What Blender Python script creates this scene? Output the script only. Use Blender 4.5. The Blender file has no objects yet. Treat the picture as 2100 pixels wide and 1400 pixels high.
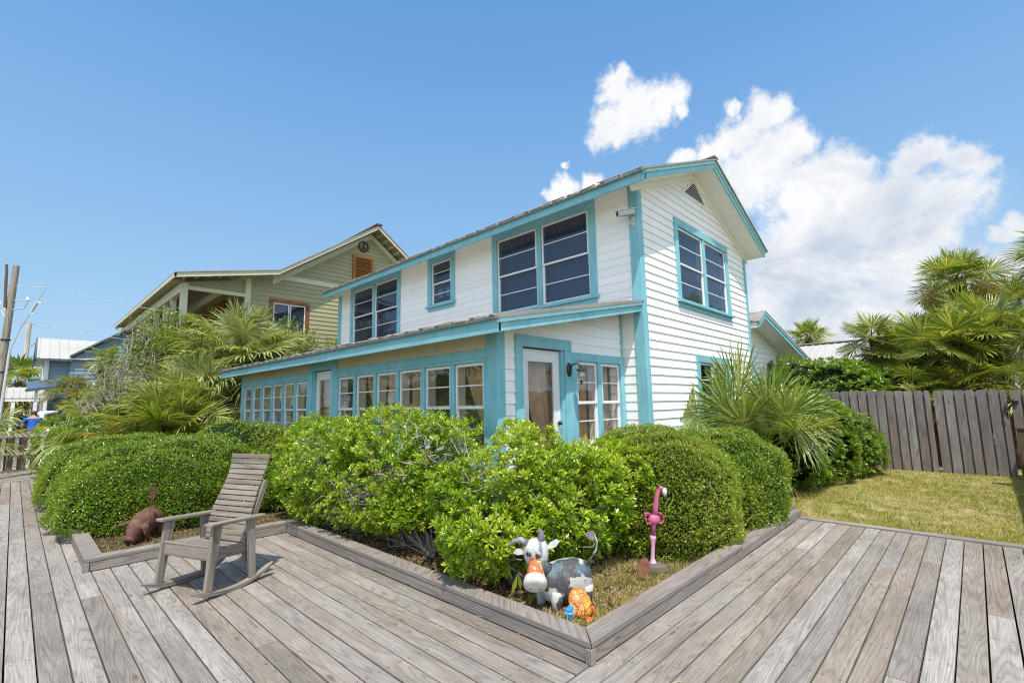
import bpy, math, random
import numpy as np
from mathutils import Vector, Matrix

random.seed(7)
rng = np.random.default_rng(11)
SC = bpy.context.scene
COL = SC.collection
R = math.radians
PI = math.pi


def rnd(a, b):
    return random.uniform(a, b)


# ------------------------------------------------------------------ mesh helpers
def norm(a):
    a = np.asarray(a, float)
    return a / max(1e-9, np.linalg.norm(a))


class MB:
    """collects faces and links them as one mesh object"""

    def __init__(s):
        s.v = []; s.f = []; s.uv = []; s.mi = []

    def add(s, vs, fs, uvs=None, mi=0):
        b = len(s.v)
        s.v.extend([tuple(map(float, p)) for p in vs])
        for k, f in enumerate(fs):
            s.f.append([b + i for i in f])
            s.uv.append(uvs[k] if uvs else None)
            s.mi.append(mi)

    def box(s, x0, y0, z0, x1, y1, z1, mi=0):
        s.board(((x0 + x1) / 2, y0, (z0 + z1) / 2), ((x0 + x1) / 2, y1, (z0 + z1) / 2), abs(x1 - x0), abs(z1 - z0), mi=mi)

    def board(s, p0, p1, w, t, up=(0, 0, 1), mi=0, w1=None, t1=None):
        p0 = np.array(p0, float); p1 = np.array(p1, float)
        d = norm(p1 - p0); u = np.array(up, float)
        if abs(d @ norm(u)) > .98:
            u = np.array((1., 0, 0)) if abs(d[0]) < .9 else np.array((0, 1., 0))
        sd = norm(np.cross(d, u)); u = np.cross(sd, d)
        L = np.linalg.norm(p1 - p0)
        w1 = w if w1 is None else w1; t1 = t if t1 is None else t1
        vs = []
        for p, ww, tt in ((p0, w, t), (p1, w1, t1)):
            for a, b in ((-1, -1), (1, -1), (1, 1), (-1, 1)):
                vs.append(p + sd * a * ww / 2 + u * b * tt / 2)
        o = random.random() * 40; q = random.random() * 40
        fs = [(0, 1, 5, 4), (1, 2, 6, 5), (2, 3, 7, 6), (3, 0, 4, 7), (3, 2, 1, 0), (4, 5, 6, 7)]
        uv = []
        for k, ww in enumerate((w, t, w, t)):
            qq = q + k * 3.3
            uv.append([(o, qq), (o, qq + ww), (o + L, qq + ww), (o + L, qq)])
        for k in range(2):
            uv.append([(o, q), (o + .02, q), (o + .02, q + t), (o, q + t)])
        s.add(vs, fs, uv, mi)

    def tube(s, pts, rad, n=8, cap=True, mi=0, squash=1.0):
        pts = [np.array(p, float) for p in pts]
        m = len(pts)
        if not hasattr(rad, '__len__'):
            rad = [rad] * m
        vs = []
        ref = None
        for i in range(m):
            t = norm(pts[min(i + 1, m - 1)] - pts[max(i - 1, 0)])
            if ref is None:
                ref = np.array((0, 0, 1.)) if abs(t[2]) < .9 else np.array((1., 0, 0))
            a = norm(np.cross(t, ref)); b = np.cross(a, t); ref = b
            for k in range(n):
                th = 2 * PI * k / n
                vs.append(pts[i] + (a * math.cos(th) + b * math.sin(th) * squash) * rad[i])
        fs = []; uv = []
        acc = 0; o = random.random() * 30
        for i in range(m - 1):
            l = np.linalg.norm(pts[i + 1] - pts[i])
            for k in range(n):
                k2 = (k + 1) % n
                fs.append((i * n + k, i * n + k2, (i + 1) * n + k2, (i + 1) * n + k))
                c0 = k / n * rad[i] * 6.28; c1 = (k + 1) / n * rad[i] * 6.28
                uv.append([(o + acc, c0), (o + acc, c1), (o + acc + l, c1), (o + acc + l, c0)])
            acc += l
        if cap:
            fs.append(tuple(reversed(range(n)))); uv.append([(o, 0)] * n)
            fs.append(tuple((m - 1) * n + k for k in range(n))); uv.append([(o, 0)] * n)
        s.add(vs, fs, uv, mi)

    def sweep(s, rings, close_ends=True, mi=0):
        """rings: list of (n,3) arrays"""
        n = len(rings[0]); vs = np.concatenate(rings)
        fs = []
        for i in range(len(rings) - 1):
            for k in range(n):
                k2 = (k + 1) % n
                fs.append((i * n + k, i * n + k2, (i + 1) * n + k2, (i + 1) * n + k))
        if close_ends:
            fs.append(tuple(reversed(range(n))))
            fs.append(tuple((len(rings) - 1) * n + k for k in range(n)))
        s.add(vs, fs, None, mi)

    def poly(s, pts, nrm, t, mi=0):
        """flat polygon extruded by t along nrm"""
        n = norm(nrm) * t; m = len(pts)
        vs = [np.array(p, float) for p in pts] + [np.array(p, float) + n for p in pts]
        fs = [tuple(reversed(range(m))), tuple(range(m, 2 * m))]
        for k in range(m):
            k2 = (k + 1) % m
            fs.append((k, k2, m + k2, m + k))
        s.add(vs, fs, None, mi)

    def ball(s, c, r, nu=16, nv=10, mi=0, mat=None):
        c = np.array(c, float); r = np.array(r if hasattr(r, '__len__') else (r, r, r), float)
        rings = []
        for i in range(nv + 1):
            ph = PI * i / nv; rr = max(.01, math.sin(ph))
            ring = np.array([(rr * math.cos(2 * PI * k / nu), rr * math.sin(2 * PI * k / nu), -math.cos(ph)) for k in range(nu)]) * r
            if mat is not None:
                ring = ring @ np.array(mat).T
            rings.append(ring + c)
        s.sweep(rings, True, mi)

    def build(s, name, mat, parent=None, smooth=False, bevel=0, subsurf=0, auto=None):
        me = bpy.data.meshes.new(name)
        me.from_pydata(s.v, [], s.f)
        if any(u is not None for u in s.uv):
            l = me.uv_layers.new(name='UVMap')
            arr = []
            for f, u in zip(s.f, s.uv):
                if u is None:
                    arr.extend([0.0, 0.0] * len(f))
                else:
                    for p in u: arr.extend(p)
            l.data.foreach_set('uv', arr)
        mats = mat if isinstance(mat, (list, tuple)) else [mat]
        for m in mats: me.materials.append(m)
        if len(mats) > 1:
            me.polygons.foreach_set('material_index', s.mi)
        if smooth:
            me.polygons.foreach_set('use_smooth', [True] * len(me.polygons))
        me.update()
        o = bpy.data.objects.new(name, me)
        COL.objects.link(o)
        if parent is not None: o.parent = parent
        if bevel:
            b = o.modifiers.new('edge', 'BEVEL'); b.width = bevel; b.segments = 2; b.limit_method = 'ANGLE'
        if subsurf:
            b = o.modifiers.new('round', 'SUBSURF'); b.levels = subsurf; b.render_levels = subsurf
        if auto:
            me.set_sharp_from_angle(angle=R(auto))
        return o


def npmesh(name, V, F, mat, parent=None, smooth=False):
    """V (n,3), F (m,k) arrays"""
    me = bpy.data.meshes.new(name)
    V = np.ascontiguousarray(V, np.float32); F = np.ascontiguousarray(F, np.int32)
    me.vertices.add(len(V)); me.vertices.foreach_set('co', V.ravel())
    k = F.shape[1]
    me.loops.add(F.size); me.loops.foreach_set('vertex_index', F.ravel())
    me.polygons.add(len(F)); me.polygons.foreach_set('loop_start', np.arange(0, F.size, k, dtype=np.int32))
    if smooth: me.polygons.foreach_set('use_smooth', np.ones(len(F), bool))
    me.update(calc_edges=True)
    for m in (mat if isinstance(mat, (list, tuple)) else [mat]): me.materials.append(m)
    o = bpy.data.objects.new(name, me); COL.objects.link(o)
    if parent is not None: o.parent = parent
    return o


def empty(name, loc, label=None, cat=None, group=None, rz=0):
    o = bpy.data.objects.new(name, None); COL.objects.link(o)
    o.location = loc; o.rotation_euler = (0, 0, rz); o.empty_display_size = .1
    if label: o['label'] = label
    if cat: o['category'] = cat
    if group: o['group'] = group
    return o


def tag(o, label, cat, group=None, kind=None):
    o['label'] = label; o['category'] = cat
    if group: o['group'] = group
    if kind: o['kind'] = kind
    return o


def struct(o, label=None):
    o['kind'] = 'structure'
    if label: o['label'] = label
    return o


def child(mb, name, mat, root, **k):
    """build mesh given in world coordinates as a child of an un-rotated root"""
    o = mb.build(name, mat, root, **k)
    if root is not None:
        o.matrix_parent_inverse = Matrix.Translation(-world_loc(root))
    return o


def world_loc(o):
    v = Vector((0, 0, 0))
    while o is not None:
        v = v + o.location if o.type == 'EMPTY' else v
        o = o.parent
    return v


def childnp(name, V, F, mat, root, **k):
    o = npmesh(name, V, F, mat, root, **k)
    if root is not None:
        o.matrix_parent_inverse = Matrix.Translation(-world_loc(root))
    return o


# ------------------------------------------------------------------ material helpers
class NT:
    def __init__(s, name):
        s.m = bpy.data.materials.new(name); s.m.use_nodes = True
        s.t = s.m.node_tree; s.t.nodes.clear()
        s.out = s.t.nodes.new('ShaderNodeOutputMaterial')

    def n(s, typ, ins=None, **props):
        nd = s.t.nodes.new(typ)
        for k, v in props.items(): setattr(nd, k, v)
        for k, v in (ins or {}).items(): s.set(nd.inputs[k], v)
        return nd

    def set(s, sock, v):
        if isinstance(v, bpy.types.NodeSocket): s.t.links.new(v, sock)
        elif isinstance(v, bpy.types.Node): s.t.links.new(v.outputs[0], sock)
        elif isinstance(v, (tuple, list)):
            if sock.type == 'RGBA' and len(v) == 3: v = (*v, 1)
            sock.default_value = v
        else: sock.default_value = v

    def math(s, op, a, b=None, c=None, clamp=False):
        nd = s.t.nodes.new('ShaderNodeMath'); nd.operation = op; nd.use_clamp = clamp
        for i, v in enumerate((a, b, c)):
            if v is not None: s.set(nd.inputs[i], v)
        return nd.outputs[0]

    def vmath(s, op, a, b=None, scale=None):
        nd = s.t.nodes.new('ShaderNodeVectorMath'); nd.operation = op
        s.set(nd.inputs[0], a)
        if b is not None: s.set(nd.inputs[1], b)
        if scale is not None: s.set(nd.inputs['Scale'], scale)
        return nd.outputs[1] if op in ('DOT_PRODUCT', 'LENGTH', 'DISTANCE') else nd.outputs[0]

    def noise(s, vec, scale, detail=3, rough=.55, dist=0, out=0):
        nd = s.n('ShaderNodeTexNoise', {'Scale': scale, 'Detail': detail, 'Roughness': rough, 'Distortion': dist})
        if vec is not None: s.set(nd.inputs['Vector'], vec)
        return nd.outputs[out]

    def ramp(s, fac, stops, interp='LINEAR'):
        nd = s.t.nodes.new('ShaderNodeValToRGB'); nd.color_ramp.interpolation = interp
        e = nd.color_ramp.elements
        while len(e) < len(stops): e.new(.5)
        for el, (p, c) in zip(e, stops):
            el.position = p; el.color = (*c, 1) if len(c) == 3 else c
        s.set(nd.inputs[0], fac)
        return nd.outputs[0]

    def mix(s, fac, a, b, typ='MIX'):
        nd = s.t.nodes.new('ShaderNodeMix'); nd.data_type = 'RGBA'; nd.blend_type = typ
        s.set(nd.inputs[0], fac); s.set(nd.inputs[6], a); s.set(nd.inputs[7], b)
        return nd.outputs[2]

    def maprange(s, v, a, b, c, d):
        nd = s.n('ShaderNodeMapRange', {0: v, 1: a, 2: b, 3: c, 4: d})
        return nd.outputs[0]

    def bump(s, h, strength=.3, dist=.01):
        return s.n('ShaderNodeBump', {'Height': h, 'Strength': strength, 'Distance': dist}).outputs[0]

    def principled(s, color, rough=.6, spec=.4, normal=None, metal=0, **kw):
        p = s.n('ShaderNodeBsdfPrincipled', {'Base Color': color, 'Roughness': rough, 'Specular IOR Level': spec, 'Metallic': metal})
        if normal is not None: s.set(p.inputs['Normal'], normal)
        for k, v in kw.items(): s.set(p.inputs[k], v)
        s.t.links.new(p.outputs[0], s.out.inputs[0])
        return p

    @property
    def obj(s): return s.n('ShaderNodeTexCoord').outputs['Object']

    @property
    def uvw(s): return s.n('ShaderNodeTexCoord').outputs['UV']

    @property
    def island(s): return s.n('ShaderNodeNewGeometry').outputs['Random Per Island']

    @property
    def pos(s): return s.n('ShaderNodeNewGeometry').outputs['Position']


def sc(k, c): return tuple(x * k for x in c)


def wood_mat(name, tones, contrast=1.0, ring=16.0, knots=True, rough=.8, bump=.35, stain=.5, nails=None, ringc=.42):
    """weathered softwood following the UV map: u along the grain in metres"""
    t = NT(name)
    isl = t.island
    off = t.n('ShaderNodeCombineXYZ', {0: t.math('MULTIPLY', isl, 37.0), 1: t.math('MULTIPLY', isl, 91.0), 2: 0.0})
    v = t.vmath('ADD', t.uvw, off.outputs[0])
    big = t.noise(t.vmath('MULTIPLY', v, (0.42, 6.2, 1)), 1.0, 1.2, .45, .12)
    rings = t.math('SINE', t.math('MULTIPLY', big, 6.283 * ring))
    rings = t.maprange(rings, -1, 1, 0, 1)
    rings = t.math('SUBTRACT', 1.0, t.math('POWER', rings, 3.2))
    fib = t.noise(t.vmath('MULTIPLY', v, (5.0, 190.0, 1)), 1.0, 3, .6)
    blot = t.noise(t.vmath('MULTIPLY', v, (1.6, 5.0, 1)), 1.0, 3, .6)
    fine = t.noise(t.vmath('MULTIPLY', v, (40.0, 60.0, 1)), 1.0, 2, .6)
    base = t.ramp(isl, [(i / (len(tones) - 1), c) for i, c in enumerate(tones)])
    base = t.mix(t.math('MULTIPLY', t.maprange(blot, .35, .7, 0, 1), stain), base, sc(.62, tones[0]), 'MIX')
    blot2 = t.noise(t.vmath('MULTIPLY', v, (.8, 9.0, 1)), 1.0, 4, .65)
    base = t.mix(t.maprange(blot2, .5, .72, 0, .55), base, (tones[0][0] * 1.05, tones[0][1] * .86, tones[0][2] * .70), 'MIX')
    patch = t.noise(t.pos, .9, 3, .6)
    base = t.mix(t.math('MULTIPLY', t.maprange(patch, .45, .7, 0, 1), .35), base, sc(1.25, tones[-1]), 'MIX')
    k1 = t.maprange(rings, 0, 1, 1.0 - ringc * contrast, 1.05)
    k2 = t.maprange(fib, .25, .75, 1.0 - .42 * contrast, 1.0 + .24 * contrast)
    k3 = t.maprange(fine, .3, .7, .93, 1.05)
    col = t.mix(1.0, base, t.n('ShaderNodeCombineColor', {0: k1, 1: k1, 2: k1}).outputs[0], 'MULTIPLY')
    kk = t.math('MULTIPLY', k2, k3)
    col = t.mix(1.0, col, t.n('ShaderNodeCombineColor', {0: kk, 1: kk, 2: kk}).outputs[0], 'MULTIPLY')
    if knots:
        vo = t.n('ShaderNodeTexVoronoi', {'Vector': t.vmath('MULTIPLY', v, (1.9, 6.5, 1)), 'Scale': 1.0})
        kn = t.maprange(vo.outputs['Distance'], .05, .13, 1, 0)
        sel = t.math('GREATER_THAN', t.n('ShaderNodeSeparateColor', {0: vo.outputs['Color']}).outputs[0], .62)
        kn = t.math('MULTIPLY', kn, sel)
        col = t.mix(t.math('MULTIPLY', kn, .7), col, (.11, .07, .045))
    if nails:
        px = t.n('ShaderNodeSeparateXYZ', {0: t.pos})
        al, ac = (px.outputs[1], px.outputs[0]) if nails[0] == 'y' else (px.outputs[0], px.outputs[1])
        da = t.math('SUBTRACT', t.math('FRACT', t.math('DIVIDE', al, .61)), .5)
        da = t.math('MULTIPLY', da, .61)
        dc = t.math('MULTIPLY', t.math('SUBTRACT', t.math('FRACT', t.math('DIVIDE', t.math('SUBTRACT', nails[1], ac), .1455)), .5), .1455)
        dc = t.math('SUBTRACT', t.math('ABSOLUTE', dc), .042)
        rr = t.math('SQRT', t.math('ADD', t.math('MULTIPLY', da, da), t.math('MULTIPLY', dc, dc)))
        col = t.mix(t.maprange(rr, .003, .0065, .85, 0), col, (.05, .04, .035))
        col = t.mix(t.maprange(t.math('ADD', rr, t.math('MULTIPLY', fib, .01)), .008, .028, .28, 0), col, (.10, .075, .06))
    h = t.math('ADD', t.math('MULTIPLY', fib, .7), t.math('MULTIPLY', rings, .4))
    t.principled(col, rough, .25, t.bump(h, bump, .004))
    return t.m


def leaf_mat(name, stops, rough=.38, trans=.35, spec=.5, patch=None):
    t = NT(name)
    isl = t.island
    col = t.ramp(isl, stops)
    if patch:
        pn = t.noise(t.pos, patch[0], 2, .5)
        col = t.mix(t.maprange(pn, .45, .68, 0, patch[2]), col, patch[1])
    p = t.n('ShaderNodeBsdfPrincipled', {'Base Color': col, 'Roughness': rough, 'Specular IOR Level': spec})
    tr = t.n('ShaderNodeBsdfTranslucent', {'Color': t.mix(1.0, col, (1.5, 1.5, .5), 'MULTIPLY')})
    mx = t.n('ShaderNodeMixShader', {0: trans, 1: p.outputs[0], 2: tr.outputs[0]})
    t.t.links.new(mx.outputs[0], t.out.inputs[0])
    return t.m


def paint_mat(name, color, dark=None, rough=.55, var=.25, scale=3.0, bump=.1, streak=True, chip=None):
    t = NT(name)
    p = t.pos
    n1 = t.noise(p, scale, 4, .6)
    n2 = t.noise(t.vmath('MULTIPLY', p, (14, 14, 2.0)), 1.0, 3, .6)
    n3 = t.noise(p, 60, 2, .6)
    dark = dark or sc(.6, color)
    f = t.math('MULTIPLY', t.maprange(n1, .4, .75, 0, 1), var)
    if streak: f = t.math('ADD', f, t.math('MULTIPLY', t.maprange(n2, .5, .8, 0, 1), var), clamp=True)
    col = t.mix(f, color, dark)
    k = t.maprange(t.island, 0, 1, .95, 1.04)
    col = t.mix(1.0, col, t.n('ShaderNodeCombineColor', {0: k, 1: k, 2: k}).outputs[0], 'MULTIPLY')
    if chip:
        c = t.math('GREATER_THAN', t.noise(t.vmath('MULTIPLY', p, (9, 3, 30)), 1.0, 4, .7), chip[1])
        col = t.mix(c, col, chip[0])
    t.principled(col, rough, .35, t.bump(t.math('ADD', n2, t.math('MULTIPLY', n3, .5)), bump, .004))
    return t.m


def plain(name, color, rough=.5, metal=0, spec=.4, var=.12, scale=20):
    t = NT(name)
    n = t.noise(t.obj, scale, 3, .6)
    col = t.mix(t.math('MULTIPLY', t.maprange(n, .35, .7, 0, 1), 1.0), color, sc(1 - var * 2, color))
    t.principled(col, rough, spec, None, metal)
    return t.m


# ---- the palette
M = {}
DECKT = [(.175, .15, .128), (.33, .302, .274), (.255, .213, .174), (.43, .396, .366), (.21, .188, .168), (.31, .264, .214), (.375, .345, .318), (.275, .245, .218)]
M['deck_y'] = wood_mat('weathered_deck_boards', DECKT, .9, 22, ringc=.22, nails=('y', 2.556))
M['deck_x'] = wood_mat('weathered_deck_boards_across', DECKT, .9, 22, ringc=.22, nails=('x', 1.845))
M['timber'] = wood_mat('weathered_timber_edging', [(.22, .19, .168), (.31, .28, .255), (.255, .218, .185)], .9, 14, ringc=.28)
M['chairwood'] = wood_mat('weathered_chair_wood', [(.22, .19, .16), (.30, .265, .23), (.25, .21, .175)], .8, 6, False, .75, .3, .5)
M['fencewood'] = wood_mat('grey_fence_boards', [(.18, .15, .135), (.30, .265, .25), (.24, .195, .165), (.33, .30, .29), (.21, .185, .18)], 1.0, 12, True, .85, .3, .6, ringc=.18)
M['palewood'] = wood_mat('pale_fence_wood', [(.50, .46, .40), (.62, .57, .50)], .6, 6, False)
M['polewood'] = wood_mat('utility_pole_wood', [(.26, .23, .19), (.36, .32, .27)], .7, 6, False)
M['picketwhite'] = plain('pale_picket', (.80, .77, .70), .7)  # even, very pale colour over the whole picket
M['darkwood'] = wood_mat('dark_post_wood', [(.10, .07, .05), (.15, .11, .08)], .8, 6, False)
M['white'] = paint_mat('white_house_paint', (.89, .88, .86), (.62, .57, .49), .6, .17, 1.6, .08, streak=False)
M['cream'] = paint_mat('cream_soffit_paint', (.55, .49, .37), (.40, .34, .23), .7, .4, 2.5, .2)
M['turq'] = paint_mat('turquoise_trim_paint', (.23, .51, .575), (.11, .33, .385), .5, .45, 2.6, .25, chip=((.42, .55, .54), .70))
M['turqlight'] = paint_mat('pale_turquoise_paint', (.42, .74, .77), (.25, .56, .60), .5, .35, 6, .2)
M['sash'] = plain('white_sash_paint', (.78, .78, .78), .4, var=.05)
M['tin'] = paint_mat('grey_roof_metal', (.30, .28, .26), (.16, .12, .09), .45, .6, 2.0, .1)
M['palemetal'] = paint_mat('pale_roof_metal', (.44, .425, .40), (.32, .29, .25), .45, .35, .8, .1)
M['olive'] = paint_mat('olive_lap_siding', (.33, .315, .18), (.26, .245, .135), .65, .25, 1.0, .15)
M['olivetrim'] = paint_mat('pale_olive_trim', (.56, .55, .40), (.44, .42, .30), .6, .2, 2, .1)
M['blue'] = paint_mat('blue_grey_siding', (.20, .30, .38), (.15, .24, .31), .6, .2, 1, .1)
M['darkblue'] = paint_mat('dark_blue_trim', (.07, .12, .17), (.05, .09, .12), .6, .2, 1, .1)
M['orangewood'] = wood_mat('orange_stained_wood', [(.42, .17, .03), (.55, .25, .05), (.34, .12, .02)], .8, 5, False, .45, .2)
M['brownwood'] = wood_mat('brown_stained_wood', [(.28, .10, .03), (.40, .17, .05), (.18, .06, .02)], .9, 5, False, .5, .2)
M['interior'] = plain('dim_interior', (.10, .075, .05), .9)
M['interiorlight'] = plain('tan_interior', (.40, .31, .22), .9)
M['blind'] = plain('white_blind', (.30, .31, .34), .6)
M['curtain'] = plain('tan_curtain', (.55, .40, .27), .9, var=.15, scale=8)
M['black'] = plain('black_metal', (.02, .018, .016), .4)
M['bronze'] = plain('dark_bronze', (.06, .035, .025), .4, .3)
M['grey'] = plain('grey_painted_metal', (.55, .55, .56), .4)
M['paper'] = plain('white_paper', (.75, .76, .8), .7)


def rust_mat(name, a, b, c):
    t = NT(name)
    n = t.noise(t.obj, 9, 5, .65); n2 = t.noise(t.obj, 45, 3, .6)
    col = t.ramp(n, [(.3, a), (.5, b), (.68, c)])
    col = t.mix(t.maprange(n2, .4, .7, 0, .5), col, sc(.5, a))
    t.principled(col, .75, .3, t.bump(n2, .4, .004))
    return t.m


M['rust'] = rust_mat('rusty_red_metal', (.085, .035, .028), (.145, .062, .048), (.16, .12, .06))
M['rustleaf'] = rust_mat('rusty_brown_metal', (.24, .10, .055), (.34, .17, .10), (.30, .15, .09))


def glass_mat(name, tint=(.8, .85, .9), refl=1.6, body=(0, 0, 0), bodyfac=0.0, rough=.01):
    t = NT(name)
    geo = t.n('ShaderNodeNewGeometry')
    cs = t.math('ABSOLUTE', t.vmath('DOT_PRODUCT', geo.outputs['Incoming'], geo.outputs['Normal']))
    fr = t.math('POWER', t.math('SUBTRACT', 1.0, cs), 5.0)
    fr = t.math('MULTIPLY', t.math('MULTIPLY_ADD', fr, .93, .07), refl, clamp=True)
    wob = t.bump(t.noise(t.pos, 1.7, 2, .5), .08, .05)
    gl = t.n('ShaderNodeBsdfGlossy', {'Color': (1, 1, 1), 'Roughness': rough, 'Normal': wob})
    tr = t.n('ShaderNodeBsdfTransparent', {'Color': tint})
    df = t.n('ShaderNodeBsdfDiffuse', {'Color': body})
    a = t.n('ShaderNodeMixShader', {0: bodyfac, 1: tr.outputs[0], 2: df.outputs[0]})
    b = t.n('ShaderNodeMixShader', {0: fr, 1: a.outputs[0], 2: gl.outputs[0]})
    t.t.links.new(b.outputs[0], t.out.inputs[0])
    return t.m


M['glass'] = glass_mat('window_glass', (.34, .40, .52), 1.0)
M['porchglass'] = glass_mat('porch_window_glass', (.95, .90, .84), 1.6)


def child(mb, name, mat, root, **k):
    o = mb.build(name, mat, root, **k)
    if root is not None and root.type == 'EMPTY':
        o.matrix_parent_inverse = Matrix.Translation(-root.location)
    return o


def childnp(name, V, F, mat, root, **k):
    o = npmesh(name, V, F, mat, root, **k)
    if root is not None and root.type == 'EMPTY':
        o.matrix_parent_inverse = Matrix.Translation(-root.location)
    return o


# ================================================================== CAMERA / SUN / SKY
CAMH = 1.58
FPX, PIT, ROL, YAW = 976.2, .1299, -.0196, .7653
fw = np.array([math.cos(YAW) * math.cos(PIT), math.sin(YAW) * math.cos(PIT), math.sin(PIT)])
rt = np.array([math.sin(YAW), -math.cos(YAW), 0.])
upv = np.cross(rt, fw)
c_, s_ = math.cos(ROL), math.sin(ROL)
rt, upv = c_ * rt + s_ * upv, -s_ * rt + c_ * upv
cam = bpy.data.cameras.new('camera'); camo = bpy.data.objects.new('camera', cam); COL.objects.link(camo)
cam.sensor_width = 36; cam.lens = FPX / 2100 * 36; cam.clip_end = 6000; cam.clip_start = .05
m = Matrix.Identity(4)
for i in range(3):
    m[i][0] = rt[i]; m[i][1] = upv[i]; m[i][2] = -fw[i]
m[2][3] = CAMH
camo.matrix_world = m
SC.camera = camo

SUN = norm((-.30, -.385, 1.0))            # towards the sun
sl = bpy.data.lights.new('sun', 'SUN'); sl.energy = 5.5; sl.angle = R(.53); sl.color = (1.0, .94, .83)
so = bpy.data.objects.new('sun', sl); COL.objects.link(so)
so.rotation_euler = Vector(SUN).to_track_quat('Z', 'Y').to_euler()
so.location = (0, 0, 30)

SC.view_settings.view_transform = 'Standard'; SC.view_settings.look = 'None'
SC.view_settings.exposure = 0; SC.view_settings.gamma = 1
SC.cycles.max_bounces = 8; SC.cycles.transparent_max_bounces = 12
SC.cycles.sample_clamp_indirect = 6
try:
    SC.cycles.use_denoising = True
    SC.cycles.filter_width = 1.15
except Exception:
    pass


# ================================================================== GROUND
def ground_sheet():
    t = NT('sandy_grass_ground')
    p = t.pos
    n = t.noise(p, .35, 5, .6); n2 = t.noise(p, 6, 4, .65); n3 = t.noise(p, 45, 3, .7)
    col = t.ramp(n2, [(.32, (.20, .20, .06)), (.5, (.38, .32, .14)), (.66, (.52, .42, .23))])
    col = t.mix(t.maprange(n, .4, .65, 0, .55), col, (.30, .29, .09))
    col = t.mix(t.maprange(n3, .4, .7, 0, .5), col, (.07, .06, .03))
    t.principled(col, .95, .1, t.bump(n3, .8, .03))
    M['ground'] = t.m
    # one sheet to the horizon, finer near the garden
    xs = [-1500, -400, -100, -30] + list(np.linspace(-12, 40, 53)) + [70, 150, 400, 1500]
    ys = [-1500, -400, -100, -30] + list(np.linspace(-12, 40, 53)) + [70, 150, 400, 1500]
    V = []
    for x in xs:
        for y in ys:
            z = -.14
            if x > 7.4: z = -.03 + min(1, (x - 7.4) / 4.5) * .12
            if x > 7.4 and abs(x) < 45: z += .012 * math.sin(x * 2.1 + y) * math.sin(y * 1.7)
            V.append((x, y, z))
    ny = len(ys); F = []
    for i in range(len(xs) - 1):
        for j in range(ny - 1):
            F.append((i * ny + j, (i + 1) * ny + j, (i + 1) * ny + j + 1, i * ny + j + 1))
    o = npmesh('ground', np.array(V), np.array(F), M['ground'], smooth=True)
    struct(o, 'sandy ground with dry grass around the houses')


ground_sheet()

# the planting bed
BX, BY, BY1, BX1, GX = 2.56, 1.845, 6.54, .615, 7.47
ZB = .128


def soil():
    t = NT('bed_soil')
    p = t.pos
    n2 = t.noise(p, 9, 5, .65); n3 = t.noise(p, 70, 3, .7)
    col = t.ramp(n2, [(.3, (.035, .026, .016)), (.5, (.10, .07, .04)), (.68, (.22, .16, .085))])
    col = t.mix(t.maprange(n3, .4, .7, 0, .5), col, (.05, .04, .02))
    t.principled(col, .95, .1, t.bump(n3, .9, .03))
    M['soil'] = t.m
    pts = [(BX + .02, BY + .02), (7.45, BY + .02), (7.45, 2.3), (9.2, 2.9), (9.2, 4.2), (6.25, 4.2), (6.25, 3.7), (3.7, 3.7), (3.7, 14.5), (BX1 + .02, 14.5), (BX1 + .02, BY1 + .02), (BX + .02, BY1 + .02)]
    mb = MB()
    mb.add([(x, y, .045) for x, y in pts], [tuple(range(len(pts)))])
    o = mb.build('planting_bed', M['soil'])
    struct(o, 'mulch and dry soil of the planting bed in front of the white house')


soil()


# ================================================================== DECKS
def deck(name, along, a_rng, cross, label, cut=None):
    pitch = .1455; gap = .010
    mb = MB()
    n = int((cross[1] - cross[0]) / pitch)
    lo = cross[1]
    for i in range(n):
        c = cross[1] - (i + .5) * pitch
        a0, a1 = a_rng(c)
        if a1 - a0 < .2: continue
        a = a0
        first = True
        while a < a1 - .01:
            L = rnd(2.6, 4.9)
            if first: L = rnd(.8, 4.5); first = False
            b = min(a1, a + L)
            if a1 - b < .5: b = a1
            z = -.0175 + rnd(-.0022, .0012)
            w = pitch - gap + rnd(-.0025, .0015)
            tilt = rnd(-.004, .004)
            if along == 'y':
                mb.board((c, a + .002, z), (c, b - .002, z), w, .035, up=(tilt, 0, 1))
            else:
                mb.board((a + .002, c, z), (b - .002, c, z), w, .035, up=(0, tilt, 1))
            a = b
    o = mb.build(name, M['deck_' + along])
    struct(o, label)
    return o


def left_rng(x):
    if x > BX1 - .01: return (BY + .004, BY1 - .004)
    return (BY + .004, 16.4)


deck('left_deck', 'y', left_rng, (-4.8, BX - .004), 'weathered grey deck whose boards run past the rocking chair to the far fence')
deck('right_deck', 'x', lambda y: (-3.5, GX - .15), (-5.2, BY), 'weathered grey deck whose boards run towards the lawn')
deck('far_deck', 'x', lambda y: (-4.8, BX1 - .02), (16.42, 19.4), 'far end of the deck in front of the low slatted fence')
mb = MB()
mb.board((GX - .075, BY - .01, -.012), (GX - .075, -5.2, -.012), .138, .05)
mb.board((GX - .01, BY, -.08), (GX - .01, -5.2, -.08), .03, .1)
struct(mb.build('deck_edge_board', M['timber']), 'pale border board between the right deck and the lawn')
# near-black sheet under the deck, gap shade put into its colour
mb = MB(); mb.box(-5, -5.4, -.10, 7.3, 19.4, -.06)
struct(mb.build('deck_underlay', plain('shaded_soil', (.03, .026, .02), .95)), 'shaded soil under the deck boards')


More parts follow.
